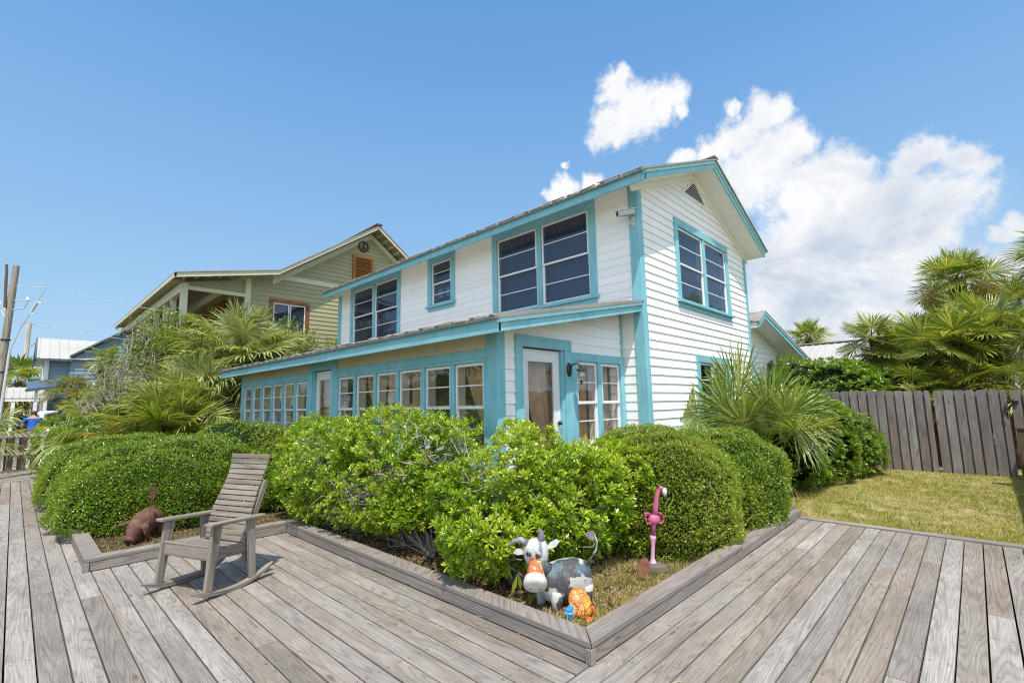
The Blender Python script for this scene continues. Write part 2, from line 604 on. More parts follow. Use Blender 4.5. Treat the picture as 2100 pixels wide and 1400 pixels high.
# ================================================================== BED EDGING
def edging():
    r = empty('planter_edging', (BX, BY, 0), 'low weathered timber edging around the planting bed with mitred cap boards', 'edging')
    W = .142; T = .036
    # cap boards (mitred at the near corner)
    def cap(pts, name='cap_board'):
        mb = MB()
        p = np.array(pts, float)
        L0 = np.linalg.norm(p[1] - p[0])
        o = random.random() * 20; q = random.random() * 20
        d = norm(p[1] - p[0]); s = np.array((-d[1], d[0]))
        def uvp(a): return (o + (a - p[0]) @ d, q + (a - p[0]) @ s)
        top = [(a[0], a[1], ZB) for a in p]; bot = [(a[0], a[1], ZB - T) for a in p]
        u = [uvp(a) for a in p]
        fs = [(0, 1, 2, 3), (7, 6, 5, 4)]; uvs = [u, u[::-1]]
        for k in range(4):
            k2 = (k + 1) % 4
            fs.append((k, 4 + k, 4 + k2, k2))
            uvs.append([u[k], (u[k][0], u[k][1] + T + .5), (u[k2][0], u[k2][1] + T + .5), u[k2]])
        mb.add(top + bot, fs, uvs)
        return child(mb, name, M['timber'], r, bevel=.004)
    e = .004
    # along Y at x=BX (left-front side)
    ycut = 4.1
    cap([(BX - .01, BY - .01), (BX + W, BY + W), (BX + W, ycut), (BX - .01, ycut)])
    cap([(BX - .01, ycut + e), (BX + W, ycut + e), (BX + W, BY1 + W), (BX - .01, BY1)])
    cap([(BX - .013, BY1 + e), (BX + W - .003, BY1 + W + e), (BX1 + W, BY1 + W), (BX1 - .01, BY1 - .01)][::-1])
    cap([(BX1 - .012, BY1 - .006), (BX1 + W - .004, BY1 + W + .004), (BX1 + W - .004, 14.4), (BX1 - .012, 14.4)])
    # right-front side along X
    xcut = 5.2
    cap([(BX - .008 + e, BY - .012), (xcut, BY - .012), (xcut, BY + W - .002), (BX + W + e, BY + W - .002)])
    # face boards
    def face(p0, p1, h0, h1):
        mb = MB()
        p0 = np.array(p0, float); p1 = np.array(p1, float)
        d = norm(np.append(p1 - p0, 0))
        n = np.array((-d[1], d[0], 0))
        mb.board((*p0, (h0 + h1) / 2), (*p1, (h0 + h1) / 2), .036, h1 - h0)
        return child(mb, 'face_board', M['timber'], r, bevel=.003)
    hz = ZB - T - .003
    face((BX + .012, BY + .035), (BX + .012, 3.3), .003, hz)
    face((BX + .012, 3.306), (BX + .012, BY1 + .0), .003, hz)
    face((BX + .03, BY + .012), (5.3, BY + .012), .003, hz)
    face((5.306, BY + .016), (GX, BY + .016), .003, hz + .0)
    face((BX - .01, BY1 + .014), (BX1 + .035, BY1 + .014), .003, hz)
    face((BX1 + .012, BY1 + .04), (BX1 + .012, 14.4), .003, hz)
    # near corner post and far end piece
    mb = MB(); mb.board((BX + .006, BY + .006, .001), (BX + .006, BY + .006, hz - .001), .046, .046)
    child(mb, 'corner_post', M['timber'], r, bevel=.003)
    mb = MB(); mb.board((BX1 + .004, BY1 + .006, .001), (BX1 + .004, BY1 + .006, hz - .001), .05, .05)
    child(mb, 'corner_post', M['timber'], r, bevel=.003)
    # the lower, second cap further along
    mb = MB(); mb.board((xcut + .03, BY + .07, ZB - .05), (GX, BY + .07, ZB - .05), .12, .036)
    child(mb, 'cap_board', M['timber'], r, bevel=.004)
    mb = MB(); mb.board((GX - .02, BY + .08, .0), (GX - .02, BY + .08, .15), .04, .14)
    child(mb, 'end_board', M['timber'], r, bevel=.004)


edging()


# ================================================================== HOUSE BUILDING KIT
def PX(x0): return lambda u, z, d: (x0 - d, u, z)          # wall facing -X, u = y
def PY(y0): return lambda u, z, d: (u, y0 - d, z)          # wall facing -Y, u = x


def pbox(mb, P, u0, u1, z0, z1, d0, d1, mi=0):
    c = [P(u, z, d) for d in (d0, d1) for u, z in ((u0, z0), (u1, z0), (u1, z1), (u0, z1))]
    horiz = (u1 - u0) >= (z1 - z0)
    o = random.random() * 30; q = random.random() * 30
    w, h, t = u1 - u0, z1 - z0, abs(d1 - d0)
    def fu(a, b):
        return [(o, q), (o + a, q), (o + a, q + b), (o, q + b)] if horiz else [(q, o), (q, o + a), (q + b, o + a), (q + b, o)]
    if horiz:
        uf = [(o, q), (o + w, q), (o + w, q + h), (o, q + h)]
    else:
        uf = [(o, q), (o, q + w), (o + h, q + w), (o + h, q)]
    uo = [(o, q), (o + max(w, h), q), (o + max(w, h), q + t), (o, q + t)]
    fs = [(4, 5, 6, 7), (3, 2, 1, 0), (0, 1, 5, 4), (1, 2, 6, 5), (2, 3, 7, 6), (3, 0, 4, 7)]
    mb.add(c, fs, [uf, uf, uo, uo, uo, uo], mi)


def clap(mb, P, z0, z1, ulo, uhi, exp=.13, proud=.016, holes=()):
    """lap siding between z0 and z1; ulo/uhi are functions of z; holes = (u0,u1,z0,z1)"""
    z = z0
    while z < z1 - 1e-4:
        zt = min(z + exp, z1)
        zc = sorted({z, zt, *[h for H in holes for h in (H[2], H[3]) if z < h < zt]})
        brk = rnd(1.2, 3.4)
        for a, b in zip(zc[:-1], zc[1:]):
            mid = (a + b) / 2
            la, lb, ra, rb = ulo(a), ulo(b), uhi(a), uhi(b)
            iv = [(None, None)]
            cuts = sorted([(H[0], H[1]) for H in holes if H[2] < mid < H[3]])
            segs = []; cur = None
            start = ('L',)
            lo = None
            pos = [(min(la, lb), 'L')]
            s0 = (la, lb)
            for h0, h1 in cuts:
                if h0 > min(s0) + .005: segs.append((s0, (h0, h0)))
                s0 = (h1, h1)
            if max(ra, rb) > min(s0) + .005: segs.append((s0, (ra, rb)))
            for (a0, b0), (a1, b1) in segs:
                if a1 - a0 < .003 and b1 - b0 < .003: continue
                da = proud * (1 - (a - z) / exp) + .002; db = proud * (1 - (b - z) / exp) + .002
                vs = [P(a0, a, da), P(a1, a, da), P(b1, b, db), P(b0, b, db), P(a0, a, 0), P(a1, a, 0)]
                mb.add(vs, [(0, 1, 2, 3), (4, 5, 1, 0)])
        z = zt


def window(root, P, u0, u1, z0, z1, trim=.11, cols=2, trims=None, sashmat='sash', trimmat='turq', glass='glass', muntins=(.25, .75), blinds=True, mull=.10,
           sill=True, curtain=None, name='window', lower_dark=True, mid=.5, papers=None, label=None):
    tb = trim
    mb = MB()
    D0, D1 = .0, .036
    pbox(mb, P, u0, u1, z1 - tb, z1, D0, D1 + .004)
    zb = z0 + (.05 if sill else tb)
    pbox(mb, P, u0, u0 + tb, zb, z1 - tb, D0, D1)
    pbox(mb, P, u1 - tb, u1, zb, z1 - tb, D0, D1)
    if sill:
        pbox(mb, P, u0 - .03, u1 + .03, z0, zb, D0, D1 + .045)
        pbox(mb, P, u0 + .01, u1 - .01, z0 - .075, z0 - .002, D0, D1 - .008)
    else:
        pbox(mb, P, u0, u1, z0, zb, D0, D1)
    a0, a1 = u0 + tb, u1 - tb; b0, b1 = zb, z1 - tb
    cw = (a1 - a0 - mull * (cols - 1)) / cols
    opens = []
    for c in range(cols):
        s = a0 + c * (cw + mull)
        opens.append((s, s + cw))
        if c < cols - 1: pbox(mb, P, s + cw, s + cw + mull, b0, b1, D0 - .03, D1 - .006)
    win = child(mb, name, M[trimmat], root, bevel=.003)
    if label: win['label'] = label
    ms = MB(); mg = MB(); ml = MB(); mj = MB()
    fr = .032 if trim > .08 else .025
    for s0, s1 in opens:
        # jamb
        pbox(mj, P, s0 - .001, s0 + .012, b0, b1, -.14, .0); pbox(mj, P, s1 - .012, s1 + .001, b0, b1, -.14, .0)
        pbox(mj, P, s0 + .012, s1 - .012, b1 - .012, b1 + .001, -.14, .0); pbox(mj, P, s0 + .012, s1 - .012, b0 - .001, b0 + .012, -.14, .0)
        x0, x1, y0, y1 = s0 + .0125, s1 - .0125, b0 + .0125, b1 - .0125
        H = y1 - y0; ym = y0 + H * mid
        for (q0, q1, d) in ((ym - .02, y1, -.014), (y0, ym + .02, -.036)):
            pbox(ms, P, x0, x0 + fr, q0, q1, d, d + .028)
            pbox(ms, P, x1 - fr, x1, q0, q1, d, d + .028)
            pbox(ms, P, x0 + fr, x1 - fr, q1 - fr, q1, d, d + .027)
            pbox(ms, P, x0 + fr, x1 - fr, q0, q0 + fr, d, d + .027)
            mg.add([P(x0 + fr, q0 + fr, d + .012), P(x1 - fr, q0 + fr, d + .012), P(x1 - fr, q1 - fr, d + .012), P(x0 + fr, q1 - fr, d + .012)], [(0, 1, 2, 3)])
        for q in muntins:
            yy = y0 + H * q
            d = -.014 if q > mid else -.036
            pbox(ms, P, x0 + fr, x1 - fr, yy - .008, yy + .008, d + .006, d + .02)
        if blinds:
            yy = y0 + .03
            while yy < y1 - .02:
                ml.add([P(x0, yy, -.098), P(x1, yy, -.098), P(x1, yy + .037, -.104), P(x0, yy + .037, -.104)], [(0, 1, 2, 3)])
                yy += .036
            pbox(ml, P, x0, x1, y1 - .03, y1, -.12, -.09)
    child(mj, 'jamb', M['sash'], win)
    child(ms, 'sash', M[sashmat], win, bevel=.002)
    child(mg, 'pane', M[glass], win)
    if blinds: child(ml, 'blind', M['blind'], win)
    if curtain:
        mc = MB()
        for k, (s0, s1) in enumerate(opens):
            kind = curtain[k % len(curtain)]
            n = 24
            def wave(f): return -.17 + .022 * math.sin(f * 47) + .012 * math.sin(f * 21 + k)
            if kind == 'full':
                top = [(s0 + (s1 - s0) * i / n) for i in range(n + 1)]; bot = top
            elif kind == 'tie':      # tied back to one side
                top = [(s0 - .05 + (s1 - s0 + .08) * i / n) for i in range(n + 1)]
                bot = [(s0 - .05 + (s1 - s0) * .22 * i / n) for i in range(n + 1)]
            elif kind == 'side':
                top = [(s1 - (s1 - s0) * .45 * i / n) for i in range(n + 1)]; bot = top
            else:
                continue
            vs = []
            for j in range(7):
                g = j / 6
                for i in range(n + 1):
                    gg = g ** 1.2
                    vs.append(P(top[i] * (1 - gg) + bot[i] * gg, b1 - (b1 - b0) * g, wave(top[i] * 1.1)))
            fs = [(j * (n + 1) + i, j * (n + 1) + i + 1, (j + 1) * (n + 1) + i + 1, (j + 1) * (n + 1) + i) for j in range(6) for i in range(n)]
            mc.add(vs, fs)
        child(mc, 'curtain', M['curtain'], win, smooth=True)
    if papers:
        mp = MB()
        for (pu0, pu1, pz0, pz1) in papers:
            pbox(mp, P, pu0, pu1, pz0, pz1, -.075, -.07)
        child(mp, 'paper_notice', M['paper'], win)
    hole = (u0 + tb * .5, u1 - tb * .5, z0 + .03, z1 - tb * .5)
    return win, hole


def roof_slab(mb, a, b, y0, y1, t, edge_rib=None):
    """sloped slab from eave point a=(x,z) to ridge b=(x,z), spanning y0..y1; t is thickness measured down"""
    (xa, za), (xb, zb) = a, b
    vs = [(xa, y0, za), (xb, y0, zb), (xb, y1, zb), (xa, y1, za)]
    vs += [(x, y, z - t) for x, y, z in vs]
    mb.add(vs, [(0, 1, 2, 3), (7, 6, 5, 4), (0, 4, 5, 1), (1, 5, 6, 2), (2, 6, 7, 3), (3, 7, 4, 0)])


def roof_ribs(mb, a, b, y0, y1, step, h=.022, w=.04):
    (xa, za), (xb, zb) = a, b
    y = y0 + .06
    while y < y1 - .04:
        sg = 1 if xb > xa else -1
        mb.board((xa - .012 * sg, y, za + h * .4), (xb, y, zb + h * .4), w, h, w1=w * .9)
        y += step


# ================================================================== THE WHITE BEACH HOUSE
XC, YC, YL, XW = 6.306, 3.38, 12.95, 10.97
XE, YE, ZE, ZEB = 5.816, 2.97, 4.80, 4.632
XR, ZR, XE2 = 8.47, 5.91, 11.13
PXP, PYP, PZ, PZB, PYL = 3.34, 3.387, 2.472, 2.303, 12.78
PZT = 3.052
QX, QY, QYL = 3.685, 3.76, 12.28
ROOFTH = .03


def roof_under_u(x):          # underside of upper roof
    if x < XR: return ZE - .05 + (ZR - ZE) * (x - XE) / (XR - XE)
    return ZE - .05 + (ZR - ZE) * (XE2 - x) / (XE2 - XR)


def beach_house():
    h = empty('beach_house', (8.0, 8.0, 0), 'white two storey house with turquoise trim and a windowed porch, behind the garden bed', 'house')
    PA, PB, PC, PD = PX(XC), PY(YC), PX(QX), PY(QY)
    holesA = []; holesB = []; holesC = []; holesD = []
    # ---- upper long side windows
    for args in (dict(u0=4.13, u1=6.525, z0=3.22, z1=4.855, cols=2), dict(u0=9.766, u1=12.234, z0=3.22, z1=4.86, cols=2)):
        w, ho = window(h, PA, args['u0'], args['u1'], args['z0'], args['z1'], trim=.125, cols=2)
        holesA.append(ho)
    w, ho = window(h, PA, 7.69, 8.64, 3.72, 4.865, trim=.13, cols=1, papers=[(7.93, 8.1, 3.93, 4.12), (8.2, 8.4, 3.93, 4.13)])
    holesA.append(ho)
    # ---- gable windows
    w, ho = window(h, PB, 7.50, 9.91, 3.20, 4.665, trim=.125, cols=2); holesB.append(ho)
    w, ho = window(h, PB, 8.05, 9.55, .98, 2.35, trim=.12, cols=2, blinds=False, curtain=['full', 'tie']); holesB.append(ho)
    # ---- porch front: window bands
    n = 6
    def band(y0, y1, first):
        wd = (y1 - y0) / n
        out = []
        for k in range(n):
            a = y0 + k * wd
            pap = None
            if first and k == 3: pap = [(a + .22, a + .40, 1.62, 1.78)]
            if not first and k == 1: pap = [(a + .2, a + .42, 1.63, 1.80)]
            if not first and k == 2: pap = [(a + .18, a + .40, 1.72, 2.0)]
            cur = [['tie'], ['none'], ['side'], ['full'], ['tie'], ['none']][(k + (0 if first else 2)) % 6]
            w, ho = window(h, PC, a + .0005, a + wd - .0005, 1.00, 2.098, trim=.036, cols=1, muntins=(.25, .75), blinds=False, curtain=cur, glass='porchglass', sill=False, papers=pap)
            out.append((a + .02, a + wd - .02, 1.02, 2.08))
        return out
    y1a, y1b = 3.93, 7.53
    holesC += band(y1a, y1b, True)
    holesC += band(8.64, 12.16, False)
    # ---- porch front door
    def door(P, u0, u1, zt, tl, tr, tt, z0=.38, recess=-.03, name='door'):
        mb = MB()
        pbox(mb, P, u0, u1, zt - tt, zt, 0, .045)
        pbox(mb, P, u0, u0 + tl, z0 - .3, zt - tt, 0, .04); pbox(mb, P, u1 - tr, u1, z0 - .3, zt - tt, 0, .04)
        pbox(mb, P, u1 - tr - .045, u1 - tr - .001, z0, zt - tt - .001, -.08, .015)
        pbox(mb, P, u0 + tl + .001, u0 + tl + .02, z0, zt - tt - .001, -.08, .012)
        cas = child(mb, 'door_frame', M['turq'], h, bevel=.003)
        a0, a1 = u0 + tl + .021, u1 - tr - .046; b0, b1 = z0, zt - tt - .012
        d = recess
        mb = MB(); st = .105
        pbox(mb, P, a0, a0 + st, b0, b1, d - .04, d); pbox(mb, P, a1 - st, a1, b0, b1, d - .04, d)
        pbox(mb, P, a0 + st, a1 - st, b1 - .13, b1, d - .04, d - .001); pbox(mb, P, a0 + st, a1 - st, b0, b0 + .25, d - .04, d - .001)
        for (p0, p1, q0, q1) in ((a0 + st, a0 + st + .02, b0 + .27, b1 - .15), (a1 - st - .02, a1 - st, b0 + .27, b1 - .15)):
            pbox(mb, P, p0, p1, q0, q1, d - .02, d + .008)
        pbox(mb, P, a0 + st, a1 - st, b1 - .15, b1 - .13, d - .02, d + .008)
        leaf = child(mb, name, M['sash'], h, bevel=.002)
        leaf['label'] = 'white glazed door'
        mb = MB()
        mb.add([P(a0 + st, b0 + .25, d - .015), P(a1 - st, b0 + .25, d - .015), P(a1 - st, b1 - .13, d - .015), P(a0 + st, b1 - .13, d - .015)], [(0, 1, 2, 3)])
        child(mb, 'pane', M['porchglass'], leaf)
        mb = MB()
        n_ = 20
        vs = []
        for j in range(7):
            g = j / 6
            for i in range(n_ + 1):
                t0 = a0 + (a1 - a0) * i / n_; t1 = a1 - (a1 - a0) * .25 * (1 - i / n_)
                vs.append(P(t0 * (1 - g) + t1 * g, b1 - (b1 - b0) * .75 * g, d - .13 + .018 * math.sin(i * 1.3)))
        mb.add(vs, [(j * (n_ + 1) + i, j * (n_ + 1) + i + 1, (j + 1) * (n_ + 1) + i + 1, (j + 1) * (n_ + 1) + i) for j in range(6) for i in range(n_)])
        child(mb, 'curtain', M['curtain'], leaf, smooth=True)
        mb = MB(); c = np.array(P(a1 - .05, b0 + .95, d + .03)); mb.ball(c, .028, 10, 6)
        mb.tube([P(a1 - .05, b0 + .95, d), c], .012)
        child(mb, 'handle', M['bronze'], leaf, smooth=True)
        return (u0 + .03, u1 - .03, z0, zt - .03)
    holesC.append(door(PC, 7.53, 8.64, 2.345, .20, .17, .13))
    holesD.append(door(PD, 3.94, 4.985, 2.378, .115, .135, .135))
    # ---- porch side window
    w, ho = window(h, PD, 4.99, 6.29, .92, 2.235, trim=.11, cols=2, mull=.09, blinds=False, curtain=['full', 'full'], glass='porchglass', muntins=(.27, .75), sill=False)
    holesD.append(ho)
    # ---- walls
    big = lambda z: YC + .0
    mb = MB()
    def rl(x0):  # slope clip helpers for the gable
        return x0
    clap(mb, PA, .15, 4.92, lambda z: YC + .015, lambda z: YL, holes=holesA, proud=.010)
    child(mb, 'wall', M['white'], h)['label'] = 'long white lap sided wall'
    mb = MB()
    def glo(z):
        return XC + .015 if z <= roof_under_u(XC) else XE + (z - ZE + .05) / (ZR - ZE) * (XR - XE)
    def ghi(z):
        return XW if z <= roof_under_u(XW) else XE2 - (z - ZE + .05) / (ZR - ZE) * (XE2 - XR)
    clap(mb, PB, .15, ZR - .06, glo, ghi, holes=holesB)
    child(mb, 'wall', M['white'], h)['label'] = 'white lap sided gable wall'
    def pu(x): return PZ - .04 + (PZT - PZ) * (x - PXP) / (XC - PXP)
    mb = MB()
    clap(mb, PC, .15, pu(QX), lambda z: QY, lambda z: QYL, holes=holesC)
    # porch side wall, clipped by the low roof
    def dlo(z): return QX + .0 if z <= pu(QX) else PXP + (z - PZ + .04) / (PZT - PZ) * (XC - PXP)
    clap(mb, PD, .15, pu(XC) - .02, dlo, lambda z: XC, holes=holesD)
    child(mb, 'porch_wall', M['white'], h)
    # back and far side (close the volume)
    mb = MB()
    mb.add([(XW, YC, 0), (XW, YL, 0), (XW, YL, 4.8), (XW, YC, 4.8)], [(0, 1, 2, 3)])
    mb.add([(XC, YL, 0), (XW, YL, 0), (XW, YL, 4.75), (XR, YL, 5.85), (XC, YL, 4.75)], [(0, 1, 2, 3, 4)])
    mb.add([(QX, QYL, 0), (XC, QYL, 0), (XC, QYL, 2.85), (QX, QYL, 2.4)], [(0, 1, 2, 3)])
    child(mb, 'wall', M['white'], h)
    mb = MB(); mb.box(QX + .05, QY + .05, .3, XW - .05, YL - .05, .36); mb.box(XC + .05, YC + .05, 2.72, XW - .05, YL - .05, 2.8)
    mb.box(XC + .55, YC + .3, .36, XC + .6, YL - .1, 4.7)
    mb.box(XC + .6, YC + .9, .36, XW - .1, YC + .95, 4.7)
    child(mb, 'interior', M['interiorlight'], h)
    # ---- corner boards
    mb = MB()
    pbox(mb, PA, YC + .0005, YC + .135, .12, 4.86, -.0, .03)
    pbox(mb, PB, XC - .030, XC + .10, .12, 4.83, -.0, .027)
    child(mb, 'corner_board', M['turq'], h, bevel=.003)
    mb = MB(); pbox(mb, PB, XW - .10, XW + .02, .12, 4.78, 0, .027)
    child(mb, 'corner_board', M['turq'], h, bevel=.003)
    mb = MB(); pbox(mb, PA, YL - .16, YL + .02, .12, 4.76, 0, .027)
    child(mb, 'corner_board', M['turq'], h, bevel=.003)
    mb = MB()
    pbox(mb, PC, QY + .0005, y1a - .003, .12, pu(QX) - .06, 0, .034)
    pbox(mb, PD, QX - .034, QX + .085, .12, pu(QX) - .03, 0, .026)
    child(mb, 'corner_board', M['turq'], h, bevel=.003)
    mb = MB(); pbox(mb, PC, 12.165, QYL + .02, .12, pu(QX) - .06, 0, .034)
    child(mb, 'corner_board', M['turq'], h, bevel=.003)
    mb = MB(); pbox(mb, PD, XC - .055, XC - .016, 2.24, 2.93, 0, .02)
    pbox(mb, PD, XC - .05, XC - .016, .15, .92, 0, .02)
    child(mb, 'corner_board', M['turq'], h)
    # header boards over the window bands
    mb = MB()
    pbox(mb, PC, y1a, y1b, 2.10, 2.207, 0, .03)
    pbox(mb, PC, 8.641, 12.163, 2.10, 2.207, 0, .03)
    pbox(mb, PC, y1a, y1b, .84, .998, 0, .034); pbox(mb, PC, 8.641, 12.163, .84, .998, 0, .034)
    child(mb, 'header_board', M['turq'], h, bevel=.003)
    # ---- soffits
    mb = MB()
    x0, x1 = PXP + .03, QX - .03
    s = (PZT - PZ) / (XC - PXP)
    mb.add([(x0, QY - .3, PZ - .085), (QX + .01, QY - .3, pu(QX) - .035), (QX + .01, PYL - .05, pu(QX) - .035), (x0, PYL - .05, PZ - .085)], [(0, 1, 2, 3)])
    pbox(mb, PC, QY + .18, 7.52, 2.209, pu(QX) - .03, .018, .026); pbox(mb, PC, 8.65, 12.16, 2.209, pu(QX) - .03, .018, .026)
    child(mb, 'porch_soffit', M['cream'], h)
    mb = MB()
    # upper eave soffit (long side) and rake soffits
    mb.add([(XE + .02, YE + .02, ZE - .085), (XC, YE + .02, roof_under_u(XC) - .03), (XC, YL, roof_under_u(XC) - .03), (XE + .02, YL, ZE - .085)], [(0, 1, 2, 3)])
    def und(x, k=.15): return roof_under_u(x) - k + .05
    mb.add([(XE + .02, YE + .02, und(XE)), (XR, YE + .02, und(XR)), (XR, YC, und(XR)), (XE + .02, YC, und(XE))], [(0, 1, 2, 3)])
    mb.add([(XE2 - .02, YE + .02, und(XE2)), (XR, YE + .02, und(XR)), (XR, YC, und(XR)), (XE2 - .02, YC, und(XE2))], [(0, 1, 2, 3)])
    mb.add([(XE2, YE + .02, und(XE2)), (XE2, YC, und(XE2)), (XE2, YC, ZE - .05), (XE2, YE + .02, ZE - .05)], [(0, 1, 2, 3)])
    # battens of the rake soffit
    for k in range(1, 9):
        x = XR + (XE2 - XR) * k / 9
        mb.board((x, YE + .03, und(x) - .004), (x, YC, und(x) - .004), .02, .01)
    pb = MB()
    # frieze along the gable just under the soffit
    for (xa, xb) in ((XE + .3, XR), (XE2, XR)):
        za, zb = und(xa) - .05, und(xb) - .05
        mb.board((xa, YC - .02, za), (xb, YC - .02, zb), .03, .09)
    child(mb, 'soffit', M['white'], h)
    # ---- fascia boards
    mb = MB()
    pbox(mb, PX(XE + .025), YE, YL + .02, ZEB, ZE - .012, 0, .028)
    for (xa, za, xb, zb) in ((XE, ZE, XR, ZR), (XE2, ZE, XR, ZR)):
        lo = .165
        vs = [(xa, 0, za - .075), (xb, 0, zb - .075), (xb, 0, zb - lo), (xa, 0, za - lo)]
        mb.poly([(x, YE + .026, z) for x, _, z in vs], (0, -1, 0), .026)
    child(mb, 'fascia', M['turq'], h)
    mb = MB()
    for (xa, za, xb, zb) in ((XE - .012, ZE - .008, XR, ZR - .008), (XE2 + .01, ZE - .008, XR, ZR - .008)):
        vs = [(xa, 0, za), (xb, 0, zb), (xb, 0, zb - .072), (xa, 0, za - .072)]
        mb.poly([(x, YE + .02, z) for x, _, z in vs], (0, -1, 0), .042)
    child(mb, 'rake_moulding', M['turqlight'], h)
    mb = MB()
    pbox(mb, PX(PXP + .025), PYP, PYL, PZB, PZ - .012, 0, .03)
    vs = [(PXP, PZ - .075), (XC - .03, PZT - .075), (XC - .03, PZT - .165), (PXP, PZ - .165)]
    mb.poly([(x, PYP + .026, z) for x, z in vs], (0, -1, 0), .026)
    child(mb, 'porch_fascia', M['turq'], h)
    mb = MB()
    vs = [(PXP - .012, PZ - .01), (XC - .03, PZT - .01), (XC - .03, PZT - .073), (PXP - .012, PZ - .073)]
    mb.poly([(x, PYP + .02, z) for x, z in vs], (0, -1, 0), .044)
    # the pale dripping edge of the porch fascia: an uneven strip of paler turquoise
    y = PYP + .01
    while y < PYL - .3:
        L = rnd(.25, .7); hh = .022 + rnd(0, .035)
        y2 = min(PYL - .1, y + L)
        pbox(mb, PX(PXP - .005), y, y2, PZB + .001, PZB + hh, 0, .0025)
        y = y2
    child(mb, 'porch_rake_moulding', M['turqlight'], h)
    # ---- roofs
    mb = MB()
    roof_slab(mb, (XE - .05, ZE - .02), (XR, ZR), YE - .05, YL + .04, ROOFTH)
    roof_slab(mb, (XE2 + .05, ZE - .02), (XR, ZR - .001), YE - .05, YL + .04, ROOFTH)
    roof_ribs(mb, (XE - .05, ZE - .02), (XR, ZR), YE, YL, .305)
    roof_ribs(mb, (XE2 + .05, ZE - .02), (XR, ZR), YE, YL, .305)
    mb.board((XR, YE - .06, ZR + .018), (XR, YL + .05, ZR + .018), .18, .025)
    child(mb, 'roof', M['tin'], h)
    mb = MB()
    roof_slab(mb, (PXP - .05, PZ - .005), (XC - .001, PZT + .006), PYP - .04, PYL + .04, ROOFTH)
    roof_ribs(mb, (PXP - .05, PZ - .005), (XC - .003, PZT + .006), PYP, PYL, .305)
    child(mb, 'porch_roof', M['tin'], h)
    # crumpled flashing on the edges: small uneven lips
    mfl = plain('pale_flashing', (.5, .46, .4), .5)
    for (xe, ze, ya, yb) in ((XE - .055, ZE - .012, YE, YL), (PXP - .055, PZ + .003, PYP, PYL)):
        mb = MB()
        y = ya
        while y < yb - .2:
            L = rnd(.16, .45)
            mb.board((xe, y, ze + rnd(-.004, .014)), (xe, min(yb, y + L), ze + rnd(-.004, .02)), .03, .007, up=(rnd(-.5, .2), 0, 1))
            y += L + rnd(0, .05)
        child(mb, 'roof_flashing', mfl, h)
    # ---- gable vent, right half of the triangle shows under the ridge
    vz = 5.26
    mb = MB()
    tri = [(XR - .56, vz), (XR + .56, vz), (XR, vz + .38)]
    tri2 = [(XR - .42, vz + .03), (XR + .42, vz + .03), (XR, vz + .33)]
    mb.poly([PB(x, z, .012) for x, z in tri], (0, -1, 0), .012)
    v = child(mb, 'gable_vent', M['sash'], h)
    mb = MB()
    mb.poly([PB(x, z, .0245) for x, z in tri2], (0, -1, 0), .002)
    child(mb, 'vent_opening', M['black'], v)
    mb = MB()
    for k in range(7):
        z = vz + .045 + k * .04
        hw = .42 * (1 - (z - vz - .03) / .30)
        if hw > .02: mb.board(PB(XR - hw, z, .04), PB(XR + hw, z, .04), .03, .006, up=(0, -.6, .8))
    child(mb, 'vent_slats', M['sash'], v)
    # ---- right wing with its own gable
    wy, wr = 3.85, 3.35
    pk, le, re = (12.09, 3.60), (11.58, 3.34), (16.10, 2.66)
    mb = MB()
    clap(mb, PY(wy), .15, 3.52, lambda z: XW + .02, lambda z: 15.6 if z < 2.7 else max(XW + .1, 15.6 - (z - 2.7) / .9 * 3.5))
    child(mb, 'wing_wall', M['white'], h)
    mb = MB()
    for (a, b) in ((le, pk), (re, pk)):
        vs = [(a[0], a[1] - .05), (b[0], b[1] - .05), (b[0], b[1] - .15), (a[0], a[1] - .15)]
        mb.poly([(x, wr + .026, z) for x, z in vs], (0, -1, 0), .026)
    child(mb, 'wing_fascia', M['turq'], h)
    mb = MB()
    for (a, b) in ((le, pk), (re, pk)):
        vs = [(a[0], a[1]), (b[0], b[1]), (b[0], b[1] - .047), (a[0], a[1] - .047)]
        mb.poly([(x, wr + .02, z) for x, z in vs], (0, -1, 0), .04)
    child(mb, 'wing_rake_moulding', M['turqlight'], h)
    mb = MB()
    for (a, b) in ((le, pk), (re, pk)):
        mb.add([(a[0], wr + .02, a[1] - .10), (b[0], wr + .02, b[1] - .10), (b[0], wy, b[1] - .10), (a[0], wy, a[1] - .10)], [(0, 1, 2, 3)])
    mb.box(le[0], wr + .03, le[1] - .15, le[0] + .02, wy + 5, le[1] - .02)
    mb.add([(XW, wy - .01, 3.2), (le[0] + .4, wy - .01, 3.2), (le[0] + .4, wy - .01, 3.5), (XW, wy - .01, 3.5)], [(0, 1, 2, 3)])
    child(mb, 'wing_soffit', M['white'], h)
    mb = MB()
    roof_slab(mb, (le[0] - .03, le[1] + .0), (pk[0], pk[1] + .03), wr - .03, wy + 6, .025)
    roof_slab(mb, (re[0] + .05, re[1] + .0), (pk[0], pk[1] + .029), wr - .03, wy + 6, .025)
    roof_ribs(mb, (re[0] + .05, re[1]), (pk[0], pk[1] + .03), wr, wy + 6, .3)
    child(mb, 'wing_roof', M['tin'], h)
    # second little ridge behind with rusty cap
    mb = MB()
    a, b, c = (11.9, 3.0), (12.75, 3.86), (15.2, 2.9)
    mb.poly([(p[0], 4.6, p[1]) for p in (a, b, c)], (0, 1, 0), .05)
    mb.add([(b[0], 4.5, b[1] + .03), (c[0], 4.5, c[1] + .03), (c[0], 8, c[1] + .03), (b[0], 8, b[1] + .03), (a[0], 4.5, a[1] + .03), (a[0], 8, a[1] + .03)], [(0, 1, 2, 3), (0, 3, 5, 4)])
    child(mb, 'rear_roof', M['palemetal'], h)
